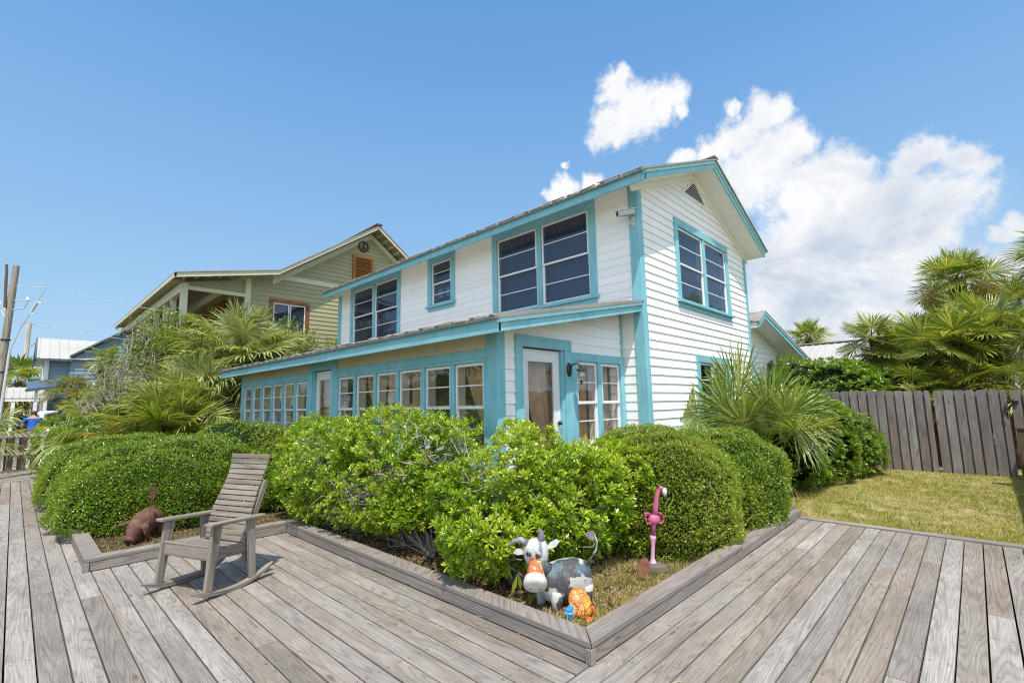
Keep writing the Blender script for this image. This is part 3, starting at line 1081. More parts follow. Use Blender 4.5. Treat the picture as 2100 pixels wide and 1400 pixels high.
    mb = MB(); mb.board((16.2 - 3.2, 5.6, 3.3), (16.2 - 3.2, 5.6, 4.0), .05, .05)
    child(mb, 'vent_pipe', M['grey'], h)
    return h


beach_house()


# ------------------------------------------------------------------ security camera on the corner board
def security_camera():
    y0, z0 = YC + .06, 4.24
    r = empty('security_camera', (XC - .03, y0, z0), 'small grey security camera on a bracket at the upper house corner', 'camera')
    mb = MB()
    mb.board((XC - .036, y0, z0 - .07), (XC - .036, y0, z0 + .10), .06, .012, up=(-1, 0, 0))
    mb.tube([(XC - .04, y0, z0 - .03), (XC - .10, y0 + .03, z0 + .01), (XC - .12, y0 + .05, z0 + .06), (XC - .15, y0 + .06, z0 + .10)], [.018, .017, .016, .02], 8)
    child(mb, 'bracket', M['grey'], r, smooth=False)
    d = norm((-.72, .55, -.16)); c = np.array((XC - .13, y0 + .045, z0 + .155))
    mb = MB(); mb.board(c - d * .13, c + d * .15, .088, .08)
    child(mb, 'housing', M['grey'], r, bevel=.012)
    mb = MB(); mb.board(c - d * .14 + np.array((0, 0, .046)), c + d * .19 + np.array((0, 0, .046)), .10, .008)
    child(mb, 'sun_shield', M['sash'], r)
    mb = MB(); mb.board(c + d * .149, c + d * .156, .066, .056)
    child(mb, 'lens_window', M['black'], r)


security_camera()


# ------------------------------------------------------------------ wall lantern beside the porch door
def wall_lantern():
    x0, y0, z0 = 4.915, QY - .046, 2.02
    r = empty('wall_lantern', (x0, y0, z0), 'dark bronze lantern with clear crackled glass globe beside the porch side door', 'lantern')
    mb = MB()
    prof = [(.0, .0), (.062, .0), (.066, .008), (.052, .018), (.03, .026), (.0, .028)]
    rings = []
    for rr, d in prof:
        rings.append(np.array([(x0 + max(rr, .002) * math.cos(a) * .8, y0 - d, z0 - .02 + max(rr, .002) * math.sin(a) * 1.35) for a in np.linspace(0, 2 * PI, 20, False)]))
    mb.sweep(rings)
    child(mb, 'back_plate', M['bronze'], r, smooth=True)
    gx, gy, gz = x0 + .03, y0 - .165, z0 - .10
    mb = MB()
    mb.tube([(x0, y0 - .02, z0), (x0 + .005, y0 - .06, z0 + .045), (x0 + .02, y0 - .12, z0 + .055), (gx, gy, z0 + .02), (gx, gy, z0 - .01)], [.011, .010, .009, .009, .012], 8)
    child(mb, 'arm', M['bronze'], r, smooth=True)
    mb = MB()
    rings = [np.array([(gx + a * math.cos(t), gy + a * math.sin(t), gz + z) for t in np.linspace(0, 2 * PI, 20, False)]) for a, z in ((.012, .10), (.02, .088), (.055, .075), (.066, .064), (.062, .058))]
    mb.sweep(rings); child(mb, 'cap', M['bronze'], r, smooth=True)
    t = NT('crackled_glass')
    g = t.n('ShaderNodeBsdfGlossy', {'Roughness': .08, 'Normal': t.bump(t.noise(t.obj, 60, 2, .6), .8, .01)})
    tr = t.n('ShaderNodeBsdfTransparent', {'Color': (.9, .9, .86)})
    df = t.n('ShaderNodeBsdfTranslucent', {'Color': (.8, .78, .7)})
    m1 = t.n('ShaderNodeMixShader', {0: .35, 1: tr.outputs[0], 2: df.outputs[0]})
    m2 = t.n('ShaderNodeMixShader', {0: .22, 1: m1.outputs[0], 2: g.outputs[0]})
    t.t.links.new(m2.outputs[0], t.out.inputs[0])
    mb = MB(); mb.ball((gx, gy, gz - .005), (.058, .058, .068), 18, 12)
    child(mb, 'globe', t.m, r, smooth=True)
    mb = MB(); mb.ball((gx, gy, gz + .005), (.02, .02, .034), 12, 8)
    child(mb, 'bulb', plain('frosted_bulb', (.75, .72, .62), .4), r, smooth=True)
    mb = MB()
    rings = [np.array([(gx + a * math.cos(t), gy + a * math.sin(t), gz + z) for t in np.linspace(0, 2 * PI, 14, False)]) for a, z in ((.03, -.066), (.024, -.074), (.012, -.085), (.016, -.093), (.002, -.118))]
    mb.sweep(rings); child(mb, 'finial', M['bronze'], r, smooth=True)


wall_lantern()


# ================================================================== VEGETATION
M['hedge_leaf'] = leaf_mat('clipped_hedge_leaves', [(0, (.06, .13, .008)), (.4, (.125, .235, .014)), (.75, (.20, .32, .022)), (.93, (.30, .36, .04)), (1, (.38, .24, .05))], .30, .32, .65, (1.5, (.30, .36, .03), .5))
M['hedge_leaf_bronze'] = leaf_mat('clipped_hedge_leaves_bronze_tips', [(0, (.07, .14, .01)), (.35, (.16, .26, .018)), (.72, (.25, .35, .03)), (.9, (.42, .34, .055)), (1, (.60, .28, .08))], .30, .32, .65, (2.2, (.30, .38, .03), .55))
M['pitt_leaf'] = leaf_mat('pittosporum_leaves', [(0, (.045, .11, .006)), (.3, (.17, .31, .012)), (.7, (.30, .44, .02)), (.93, (.43, .50, .035)), (1, (.55, .40, .03))], .27, .30, .75, (1.2, (.40, .47, .02), .45))
M['shrub_leaf'] = leaf_mat('glossy_shrub_leaves', [(0, (.06, .13, .01)), (.5, (.15, .26, .02)), (.9, (.25, .34, .035)), (1, (.34, .36, .05))], .3, .3, .6)
M['inner'] = plain('core_shade_paint', (.012, .022, .006), .95, spec=.05)  # near-black core colour, the shade between leaves painted in
M['twig'] = plain('grey_twig_bark', (.30, .25, .20), .9, spec=.1, var=.3, scale=30)
M['twigpale'] = plain('bleached_twig_bark', (.46, .40, .34), .9, spec=.1, var=.25, scale=30)
M['bark'] = plain('palm_trunk_bark', (.17, .12, .08), .95, spec=.1, var=.35, scale=18)
M['palm_leaf'] = leaf_mat('sabal_palm_leaves', [(0, (.075, .125, .018)), (.4, (.16, .225, .035)), (.78, (.31, .35, .075)), (1, (.56, .49, .17))], .33, .3, .7)
M['palm_grey'] = leaf_mat('grey_green_palm_leaves', [(0, (.13, .165, .05)), (.5, (.27, .315, .11)), (.88, (.47, .49, .23)), (1, (.58, .53, .29))], .42, .3, .6)
M['palm_fresh'] = leaf_mat('fresh_fan_palm_leaves', [(0, (.08, .14, .02)), (.5, (.165, .24, .042)), (.85, (.31, .37, .085)), (1, (.52, .47, .16))], .33, .32, .7)
M['palm_gold'] = leaf_mat('yellowing_palmetto_leaves', [(0, (.07, .11, .015)), (.5, (.15, .18, .025)), (.8, (.30, .24, .03)), (1, (.45, .24, .04))], .45, .35, .4)
M['palm_dead'] = leaf_mat('dry_palm_leaves', [(0, (.20, .12, .06)), (.6, (.34, .23, .12)), (1, (.45, .34, .2))], .8, .2, .1)
M['palm_flower'] = leaf_mat('cream_palm_blossom', [(0, (.38, .30, .09)), (.6, (.55, .45, .17)), (1, (.62, .50, .26))], .8, .3, .1)


def unit(a): return a / np.maximum(1e-9, np.linalg.norm(a, axis=1, keepdims=True))


def leaves(name, P, D, N, L, W, mat, root, fold=.18, curl=.15, fat=.55):
    n = len(P)
    D = unit(D); S = unit(np.cross(D, N)); N = unit(np.cross(S, D))
    L = np.broadcast_to(np.asarray(L, float), (n,))[:, None]; W = np.broadcast_to(np.asarray(W, float), (n,))[:, None]
    V = np.empty((n, 5, 3))
    V[:, 0] = P
    V[:, 1] = P + D * L * fat + S * W * .5
    V[:, 2] = P + D * L - N * curl * L
    V[:, 3] = P + D * L * fat - S * W * .5
    V[:, 4] = P + D * L * fat - N * fold * W
    b = (np.arange(n) * 5)[:, None]
    F = np.concatenate([b + np.array([[0, 1, 4]]), b + np.array([[4, 1, 2]]), b + np.array([[0, 4, 3]]), b + np.array([[4, 2, 3]])])
    return childnp(name, V.reshape(-1, 3), F, mat, root)


def lump(d, seed, amp, freq):
    """smooth pseudo noise on directions/positions"""
    r = np.random.default_rng(seed)
    out = np.zeros(len(d))
    for k in range(7):
        f = r.normal(size=3) * freq * (1 + .35 * k)
        out += np.sin(d @ f + r.uniform(0, 6.28)) / (1 + .35 * k)
    return out * amp / 2.5


def blob(n, c, r, pw, seed, amp, freq, zmin=None, crng=None):
    """points and normals on a lumpy super-ellipsoid; z is cut at zmin"""
    c = np.array(c, float); r = np.array(r, float)
    g = np.random.default_rng(seed)
    P = []; Nn = []
    tot = 0
    while tot < n:
        d = unit(g.normal(size=(n * 2, 3)))
        k = (np.abs(d[:, 0]) ** pw + np.abs(d[:, 1]) ** pw + np.abs(d[:, 2]) ** pw) ** (-1 / pw)
        p = d * k[:, None] * r
        # area weighting
        wgt = np.linalg.norm(p, axis=1) ** 2; wgt /= wgt.max()
        keep = g.uniform(size=len(p)) < wgt
        p = p[keep]; d = d[keep]
        nn = unit(np.sign(p) * (np.abs(p / r) ** (pw - 1)) / r)
        p = p * (1 + lump(p, seed + 5, amp, freq))[:, None]
        q = p + c
        if zmin is not None:
            ok = q[:, 2] > zmin; q = q[ok]; nn = nn[ok]
        P.append(q); Nn.append(nn); tot += len(q)
    return np.concatenate(P)[:n], np.concatenate(Nn)[:n]


def core(name, c, r, pw, seed, amp, freq, k, root, zmin=0.0):  # solid blob behind the leaves, its dark colour stands in for shade
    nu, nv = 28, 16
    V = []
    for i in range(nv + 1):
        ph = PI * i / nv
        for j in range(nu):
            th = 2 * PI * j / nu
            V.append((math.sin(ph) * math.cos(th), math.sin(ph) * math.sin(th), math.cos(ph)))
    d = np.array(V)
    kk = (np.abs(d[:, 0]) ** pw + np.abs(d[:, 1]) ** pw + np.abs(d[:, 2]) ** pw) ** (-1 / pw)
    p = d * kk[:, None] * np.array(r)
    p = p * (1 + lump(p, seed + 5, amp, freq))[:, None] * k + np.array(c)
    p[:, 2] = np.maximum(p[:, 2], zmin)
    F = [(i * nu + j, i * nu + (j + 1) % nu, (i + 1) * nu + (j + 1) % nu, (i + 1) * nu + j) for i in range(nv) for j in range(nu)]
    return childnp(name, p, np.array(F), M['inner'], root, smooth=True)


def clipped_hedge(label, c, r, n, seed, mat='hedge_leaf', pw=3.0, amp=.05, freq=2.2, leaf=(.022, .012), zmin=.08, name='clipped_hedge', cat='hedge', group=None, jit=.06, corek=.93):
    g = np.random.default_rng(seed)
    root = empty(name, (c[0], c[1], .05), label, cat, group)
    P, N = blob(n, c, r, pw, seed, amp, freq, zmin)
    # small sprays: tufts of leaves that stand proud of the clipped face
    tuft = lump(P, seed + 77, 1.0, 16.0) + 1.5 * lump(P, seed + 78, 1.0, 6.5)
    stray = (g.uniform(size=n) < .014) * g.uniform(.02, .10, n)
    depth = g.uniform(0, 1, n) ** 1.6 * jit
    P = P - N * depth[:, None] + N * (tuft * .022 + stray)[:, None]
    holes = lump(P, seed + 91, 1.0, 9.0) + g.normal(size=n) * .3
    ok = holes > -1.15
    P = P[ok]; N = N[ok]; n = len(P)
    D = N * .75 + g.normal(size=(n, 3)) * .6 + np.array((0, 0, .25))
    NN = g.normal(size=(n, 3)) * .7 + np.array((0, 0, 1.0)) + N * .4
    L = leaf[0] * g.uniform(.7, 1.3, n)
    leaves('leaves', P, D, NN, L, L * leaf[1] / leaf[0], M[mat], root)
    core('shade_core', c, r, pw, seed, amp, freq, corek, root, .03)
    return root


def branches(mb, base, tips, r0, r1, seed, n=5, wob=.05):
    g = np.random.default_rng(seed)
    for t in tips:
        b = base[g.integers(len(base))]
        b = np.array(b, float); t = np.array(t, float)
        pts = []
        for k in range(n):
            f = k / (n - 1)
            p = b * (1 - f) + t * f
            p[2] = b[2] + (t[2] - b[2]) * (f ** .8)
            p = p + g.normal(size=3) * wob * math.sin(f * PI)
            pts.append(p)
        mb.tube(pts, [r0 + (r1 - r0) * (k / (n - 1)) ** .6 for k in range(n)], 5, cap=False)


def rosette_bush(label, blobs, seed, ncl, mat='pitt_leaf', leaf=(.066, .023), name='pittosporum_bush', cat='bush', group=None, base=None, bare=(), nbr=90, per=11, inner=.22, nbare=120, solid=0):
    """bush made of leaf rosettes at branch tips; blobs = list of (centre, radii)"""
    g = np.random.default_rng(seed)
    c0 = blobs[0][0]
    root = empty(name, (c0[0], c0[1], .05), label, cat, group)
    T = []; A = []
    vol = np.array([b[1][0] * b[1][1] + b[1][1] * b[1][2] + b[1][0] * b[1][2] for b in blobs]); vol = vol / vol.sum()
    for k, (c, r) in enumerate(blobs):
        m = int(ncl * vol[k])
        P, N = blob(m, c, r, 2.3, seed + k * 13, .16, 3.0 / max(r) * 1.3, .1)
        T.append(P); A.append(N)
        # inner, shaded rosettes
        mi = int(m * inner)
        P2, N2 = blob(mi, c, r, 2.3, seed + k * 13, .16, 3.0 / max(r) * 1.3, .1)
        s = g.uniform(.55, .9, mi)[:, None]
        T.append((P2 - np.array(c)) * s + np.array(c)); A.append(N2)
    T = np.concatenate(T); A = np.concatenate(A)
    # drop rosettes that lie inside another blob, thin by clumping noise and around bare spots
    cl = lump(T, seed + 50, 1.0, 6.5)
    keep = (cl + .5 * lump(T, seed + 51, 1.0, 14) + g.normal(size=len(T)) * .35) > -.38
    for (bc, br) in bare:
        d = np.linalg.norm((T - np.array(bc)) / np.array(br), axis=1)
        keep &= (d > 1) | (g.uniform(size=len(T)) < .15)
    T = T[keep]; A = A[keep]
    T = T + A * (g.uniform(-.06, .05, len(T)))[:, None]
    A = unit(A * .55 + np.array((0, 0, .75)) + g.normal(size=A.shape) * .28)
    n = len(T)
    ref = unit(np.cross(A, g.normal(size=A.shape))); ref2 = np.cross(A, ref)
    Pl = []; Dl = []; Nl = []; Ll = []
    for k in range(per):
        th = k * 2.399 + g.uniform(0, 6.28, n) * .12 + np.arange(n) * .7
        op = .35 + .95 * k / per + g.normal(size=n) * .12          # opening angle from the shoot axis
        ca, sa = np.cos(op)[:, None], np.sin(op)[:, None]
        rad = ref * np.cos(th)[:, None] + ref2 * np.sin(th)[:, None]
        d = A * ca + rad * sa
        Pl.append(T - A * (.028 * k / per) + rad * .003); Dl.append(d); Nl.append(A * sa - rad * ca + g.normal(size=(n, 3)) * .15)
        Ll.append(leaf[0] * g.uniform(.72, 1.2, n) * (.7 + .3 * k / per))
    P = np.concatenate(Pl); D = np.concatenate(Dl); N = np.concatenate(Nl); L = np.concatenate(Ll)
    leaves('leaves', P, D, N, L, L * leaf[1] / leaf[0], M[mat], root, fat=.64, curl=.1)
    if solid:
        for k, (c, r) in enumerate(blobs): core('shade_core', c, r, 2.3, seed + k * 13, .16, 3.0 / max(r) * 1.3, solid, root, .03)
    # woody stems
    base = base or [(c0[0] + rnd(-.15, .15), c0[1] + rnd(-.15, .15), .04) for _ in range(5)]
    mb = MB()
    idx = g.choice(n, min(n, nbr), replace=False)
    branches(mb, base, T[idx] - A[idx] * .02, .014, .0035, seed + 3, 6, .07)
    child(mb, 'stems', M['twig'], root, smooth=True)
    if bare:
        for (bc, br) in bare:
            mb = MB()
            for k in range(int(nbare / len(bare))):
                s = np.array(bc) + (g.uniform(-1, 1, 3)) * np.array(br) * .9
                d = unit(np.array([g.normal(size=3) + np.array((-.2, -.25, .75))]))[0]
                L = g.uniform(.08, .26)
                q = s + d * L * .5 + g.normal(size=3) * .02
                mb.tube([s, q, s + d * L + g.normal(size=3) * .03], [.0045, .0035, .0018], 4, cap=False)
            child(mb, 'bare_twigs', M['twigpale'], root)
    return root


# ---- clipped hedges on the left
clipped_hedge('large clipped hedge dome behind the rusty pig, nearest of the left hedges', (1.95, 9.15, .30), (1.52, 1.60, .86), 95000, 21, leaf=(.026, .014), amp=.075, freq=3.0, pw=2.35)
clipped_hedge('clipped hedge dome farther along the left deck, behind the large dome', (1.55, 11.7, .35), (1.22, 1.6, .80), 44000, 22, leaf=(.030, .016), amp=.08, freq=2.8, pw=2.4)
clipped_hedge('taller clipped hedge against the left half of the porch windows', (3.05, 9.9, .55), (.55, 2.4, .80), 30000, 23, leaf=(.03, .016), amp=.08, freq=2.4)
# ---- clipped hedges on the right
clipped_hedge('rounded clipped hedge with bronze tips beside the pink flamingo', (5.15, 2.74, .42), (.90, .80, .82), 72000, 24, 'hedge_leaf_bronze', leaf=(.021, .0115), amp=.085, freq=3.6, pw=2.5)
clipped_hedge('rounded clipped hedge at the lawn end of the timber edging', (6.75, 2.66, .36), (1.0, .86, .78), 62000, 25, 'hedge_leaf', leaf=(.023, .0125), amp=.09, freq=3.4, pw=2.5)
# ---- pittosporum in the middle
rosette_bush('loose bright green bush under the porch windows', [
    ((3.12, 5.05, .84), (.52, .85, .66)), ((3.05, 6.40, .78), (.58, .95, .64)), ((3.20, 4.1, .95), (.36, .55, .50)), ((2.92, 5.5, .48), (.40, 1.3, .32)), ((3.25, 7.2, .95), (.4, .6, .45))],
    31, 6300, base=[(3.1 + rnd(-.2, .2), 4.2 + k * .45 + rnd(-.1, .1), .04) for k in range(7)], bare=[((2.85, 3.95, 1.12), (.34, .38, .26)), ((2.72, 5.1, .62), (.15, .5, .14)), ((2.75, 6.2, 1.0), (.2, .25, .2))], nbr=240, nbare=130)
rosette_bush('sprawling bright green bush hanging over the cow sculpture', [
    ((3.35, 3.10, .96), (.42, .36, .40)), ((3.75, 2.90, .62), (.66, .42, .42)), ((2.95, 3.14, .46), (.42, .40, .28)), ((4.25, 2.80, .74), (.50, .40, .44)), ((3.62, 2.82, .44), (.60, .20, .22)), ((2.95, 3.6, .7), (.25, .3, .3))],
    33, 4900, base=[(3.4 + rnd(-.5, .6), 3.1 + rnd(-.2, .2), .04) for k in range(7)], bare=[((3.05, 3.35, .95), (.34, .30, .22)), ((3.4, 2.85, .62), (.22, .12, .10))], nbr=240, nbare=80, leaf=(.070, .0245))
# ---- shrubs on the right
rosette_bush('broad dark green shrub between the fan palm and the grey fence', [
    ((10.6, 2.75, .78), (1.25, 1.1, .98)), ((9.6, 2.7, .55), (.7, .8, .6)), ((11.5, 2.1, .65), (.65, .75, .72))], 35, 5600, 'shrub_leaf', (.075, .028), name='round_shrub', cat='shrub', nbr=60, solid=.8)
rosette_bush('green shrub rising behind the grey fence beside the house wing', [
    ((14.2, 2.9, 1.55), (1.1, 1.6, 1.0)), ((14.6, 1.2, 1.35), (.8, 1.3, .8))], 36, 5200, 'shrub_leaf', (.11, .04), name='tall_shrub', cat='shrub', nbr=50, solid=.85)


# ------------------------------------------------------------------ palms
class Acc:
    def __init__(s): s.V = []; s.F = []; s.n = 0
    def add(s, V, F): s.V.append(V); s.F.append(F + s.n); s.n += len(V)
    def build(s, name, mat, root): return childnp(name, np.concatenate(s.V), np.concatenate(s.F), mat, root)


def fan_leaf(acc, stem, base, d, nrm, Rl, nseg=44, spread=R(140), droop=.25, costa=.3, w=1.0, g=None, petw=.012, split=.0, st4=True, tipdroop=.0):
    """one costapalmate fan: petiole from base along d, then pleated segments"""
    g = g or rng
    base = np.array(base, float); d = norm(d); nrm = norm(nrm - d * (nrm @ d)); s = np.cross(d, nrm)
    # costa curves down
    ang = np.linspace(-spread, spread, nseg) + g.normal(size=nseg) * .02
    fr = np.abs(ang) / spread
    ct = (1 - fr) ** .9 * costa * Rl
    org = base + d * ct[:, None] - np.array((0, 0, 1.)) * (costa * .35 * Rl * ((1 - fr) ** 2))[:, None]
    dirs = d * np.cos(ang)[:, None] + s * np.sin(ang)[:, None]
    # side segments lift a little so that the fan is a shallow V
    dirs = unit(dirs + nrm * (.18 * fr)[:, None])
    length = Rl * (.62 + .38 * np.cos(ang * .55)) * g.uniform(.88, 1.08, nseg)
    sts = np.array((0.0, .3, .62, .85, 1.0)) if st4 else np.array((0, .45, 1.0))
    wid = np.array((.12, .75, .8, .42, .03)) if st4 else np.array((.2, 1.0, .05))
    seg_w = Rl * spread * 2 / nseg * .25 * w
    m = len(sts)
    V = np.empty((nseg, m, 3, 3))
    dr = droop * g.uniform(.6, 1.5, nseg)
    td = tipdroop * g.uniform(0, 1.6, nseg)
    side = unit(np.cross(dirs, np.broadcast_to(nrm, dirs.shape)))
    for i, t in enumerate(sts):
        p = org + dirs * (length * t * (1 - .25 * dr * t * t))[:, None]
        p[:, 2] -= dr * length * t ** 2.6 + td * length * max(0, t - .45) ** 1.3 * 1.9
        p = p + side * (g.normal(size=nseg) * .02 * t * Rl)[:, None]
        ww = seg_w * wid[i] * min(1, .25 + t * 1.4)
        V[:, i, 0] = p + side * ww
        V[:, i, 1] = p - nrm * ww * .55
        V[:, i, 2] = p - side * ww
    b = (np.arange(nseg) * m * 3)[:, None]
    F = []
    for i in range(m - 1):
        a = i * 3
        F.append(b + np.array([[a, a + 1, a + 4, a + 3]])); F.append(b + np.array([[a + 1, a + 2, a + 5, a + 4]]))
    acc.add(V.reshape(-1, 3), np.concatenate(F))
    if stem is not None:
        c = np.array(stem, float)
        # three sided petiole, bowed
        pts = [c, c * .5 + base * .5 + np.array((0, 0, .06 * np.linalg.norm(base - c))), base, base + d * costa * Rl * .8 - np.array((0, 0, .25 * costa * Rl * .64))]
        ws = [petw * 1.5, petw, petw * .8, petw * .4]
        ring = []
        for p, ww in zip(pts, ws):
            ring += [p + s * ww, p - nrm * ww * .8, p - s * ww, ]
        VV = np.array(ring)
        FF = []
        for i in range(len(pts) - 1):
            for k in range(3):
                FF.append((i * 3 + k, i * 3 + (k + 1) % 3, i * 3 + 3 + (k + 1) % 3, i * 3 + 3 + k))
        acc.add(VV, np.array(FF))


def crown(acc, c, n, pet, Rl, seed, elev=(-35, 80), az=(0, 360), jit=.22, **kw):
    g = np.random.default_rng(seed)
    c = np.array(c, float)
    for k in range(n):
        f = (k + .5) / n
        el = R(elev[1] + (elev[0] - elev[1]) * f ** .8 + g.normal() * 5)
        a = R(az[0] + ((k * 137.5 + g.normal() * 12) % 360) / 360 * (az[1] - az[0]))
        d = np.array((math.cos(el) * math.cos(a), math.cos(el) * math.sin(a), math.sin(el)))
        L = pet * g.uniform(.75, 1.15)
        end = c + d * L - np.array((0, 0, .12 * L))
        d2 = norm(d - np.array((0, 0, .22)))
        up = np.array((0, 0, 1.)) + d * .1 + g.normal(size=3) * jit
        if abs(d2[2]) > .9: up = np.array((math.cos(a + 2), math.sin(a + 2), .2))
        # blades of steep leaves face outwards
        up = up - np.array((math.cos(a), math.sin(a), 0)) * max(0, d2[2]) * 1.2
        fan_leaf(acc, c + g.normal(size=3) * .03, end, d2, up, Rl * g.uniform(.85, 1.12), g=g, **kw)


def trunk(mb, p0, p1, r0, r1, seed, boots=True):
    g = np.random.default_rng(seed)
    p0 = np.array(p0, float); p1 = np.array(p1, float)
    n = 9
    pts = [p0 + (p1 - p0) * k / (n - 1) + np.array((g.normal() * .02, g.normal() * .02, 0)) for k in range(n)]
    mb.tube(pts, [r0 + (r1 - r0) * k / (n - 1) for k in range(n)], 10)
    if boots:
        L = np.linalg.norm(p1 - p0)
        for k in range(int(L / .035)):
            f = k * .035 / L; a = k * 2.4
            c = p0 + (p1 - p0) * f; r = r0 + (r1 - r0) * f
            d = np.array((math.cos(a), math.sin(a), 0))
            s = c + d * r * .85
            mb.board(s, s + d * r * .5 + np.array((0, 0, .14 + g.uniform(0, .08))), r * .6, .02, up=d, w1=r * .25)


def sabal(label, foot, top, n=26, pet=.75, Rl=.85, seed=1, mat='palm_leaf', rad=(.17, .14), group=None, name='sabal_palm', dead=6, flowers=(), elev=(-40, 80), **kw):
    r = empty(name, (foot[0], foot[1], 0), label, 'palm tree', group)
    mb = MB(); trunk(mb, foot, top, *rad, seed); child(mb, 'trunk', M['bark'], r)
    a = Acc(); crown(a, top, n, pet, Rl, seed, elev=elev, **kw); a.build('crown', M[mat], r)
    if dead:
        a = Acc(); crown(a, np.array(top) - np.array((0, 0, .1)), dead, pet * .7, Rl * .8, seed + 9, elev=(-80, -45), nseg=18, droop=.6, costa=.2, spread=R(100)); a.build('dead_fronds', M['palm_dead'], r)
    for (fc, fr) in flowers:
        g = np.random.default_rng(seed + 4); m = 2600
        d = unit(g.normal(size=(m, 3))) * (g.uniform(0, 1, m) ** .5)[:, None] * np.array(fr)
        P = np.array(fc) + d
        leaves('blossom', P, g.normal(size=(m, 3)) + np.array((0, 0, -.5)), g.normal(size=(m, 3)), .07, .02, M['palm_flower'], r)
    return r


# ================================================================== PALMS AND WILD GROWTH, LEFT
GL = 'palms and palmettos beyond the porch'
sabal('grey green palm with arching fronds at the far end of the porch', (4.35, 14.7, 0), (4.35, 14.7, 2.95), 58, .9, 1.0, 41, 'palm_grey', group=GL, droop=.26, costa=.36, nseg=56, elev=(-45, 86), dead=4, tipdroop=0, jit=.4, w=1.15)
sabal('lower grey green palm in front of the arching palm', (3.15, 14.3, 0), (3.1, 14.2, 1.55), 32, .85, .92, 42, 'palm_grey', group=GL, droop=.26, costa=.35, nseg=50, elev=(-20, 82), dead=0, jit=.4)

sabal('smaller grey green palm right of the arching palm, at the roof end', (5.6, 15.2, 0), (5.6, 15.2, 2.5), 34, .85, .92, 39, 'palm_grey', group=GL, droop=.26, costa=.35, nseg=48, elev=(-30, 84), dead=0, jit=.4)


def palmetto(label, c, n, pet, Rl, seed, mat, elev=(8, 82), group=GL, name='palmetto', **kw):
    r = empty(name, (c[0], c[1], 0), label, 'palmetto', group)
    mb = MB(); trunk(mb, (c[0], c[1], 0), c, .12, .10, seed, False); child(mb, 'stem', M['bark'], r)
    a = Acc(); crown(a, c, n, pet, Rl, seed, elev=elev, **kw); a.build('fronds', M[mat], r)
    return r


palmetto('green palmetto with stiff fans just beyond the clipped hedges', (2.5, 13.35, .95), 34, .8, .85, 43, 'palm_leaf', droop=.14, tipdroop=.1, nseg=48, elev=(5, 86), jit=.5)
palmetto('yellowing palmetto drooping over the clipped hedges', (1.95, 13.6, .8), 13, .62, .66, 44, 'palm_gold', elev=(0, 60), droop=.4)
palmetto('green palmetto clump left of the bare twiggy shrub', (1.45, 15.2, 1.0), 15, .62, .66, 45, 'palm_leaf', elev=(0, 75), droop=.3, tipdroop=.2)
palmetto('yellow green palmetto between the twiggy shrub and the slatted fence', (1.5, 16.6, 1.6), 16, .38, .48, 50, 'palm_gold', elev=(0, 80), droop=.25, jit=.4)
palmetto('palmetto leaning over the low slatted fence', (-.62, 20.1, .8), 11, .75, .8, 46, 'palm_leaf', elev=(0, 70), droop=.35)
palmetto('small yellow palm in front of the blue house', (1.05, 17.6, 2.2), 13, .32, .42, 47, 'palm_gold', elev=(-20, 80), droop=.3)
sabal('small tufted palm beside the blue house wall', (2.0, 20.5, 0), (2.0, 20.5, 3.35), 15, .28, .40, 48, group=GL, dead=0, nseg=20)
sabal('distant palm behind the utility pole', (.05, 36, 0), (.05, 36, 3.2), 22, .9, 1.1, 49, dead=8, nseg=20, st4=False)


def twiggy(label, blobs, seed, ntw, nlf, name='bare_shrub', leafsize=.07, base=None, mat='shrub_leaf', spread=.35):
    g = np.random.default_rng(seed)
    c0 = blobs[0][0]
    root = empty(name, (c0[0], c0[1], 0), label, 'shrub')
    tips = []; dirs = []
    mb = MB()
    base = base or [(c0[0] + g.uniform(-.4, .4), c0[1] + g.uniform(-.4, .4), .0) for _ in range(6)]
    T = np.concatenate([blob(int(ntw / len(blobs)), c, r, 2, seed + k, .2, 2, .2)[0] * .0 + (np.array(c) + (blob(int(ntw / len(blobs)), c, r, 2, seed + k, .2, 2, .2)[0] - np.array(c)) * g.uniform(.45, 1.05, (int(ntw / len(blobs)), 1))) for k, (c, r) in enumerate(blobs)])
    branches(mb, base, T[:ntw // 6], .022, .006, seed, 6, .15)
    for p in T:
        d = norm(g.normal(size=3) * .6 + np.array((0, 0, .9)))
        L = g.uniform(.25, .7)
        q = p - d * L * .5
        mb.tube([q, q + d * L * .5 + g.normal(size=3) * .03, q + d * L + g.normal(size=3) * .05], [.008, .006, .003], 4, cap=False)
        tips.append(q + d * L); dirs.append(d)
    child(mb, 'twigs', M['twigpale'], root)
    tips = np.array(tips); dirs = np.array(dirs)
    k = g.integers(0, len(tips), nlf)
    P = tips[k] + g.normal(size=(nlf, 3)) * .07
    D = dirs[k] * .5 + g.normal(size=(nlf, 3)) * .6
    L = leafsize * g.uniform(.7, 1.3, nlf)
    leaves('leaves', P, D, g.normal(size=(nlf, 3)) * .5 + np.array((0, 0, 1.)), L, L * .3, M[mat], root)
    return root


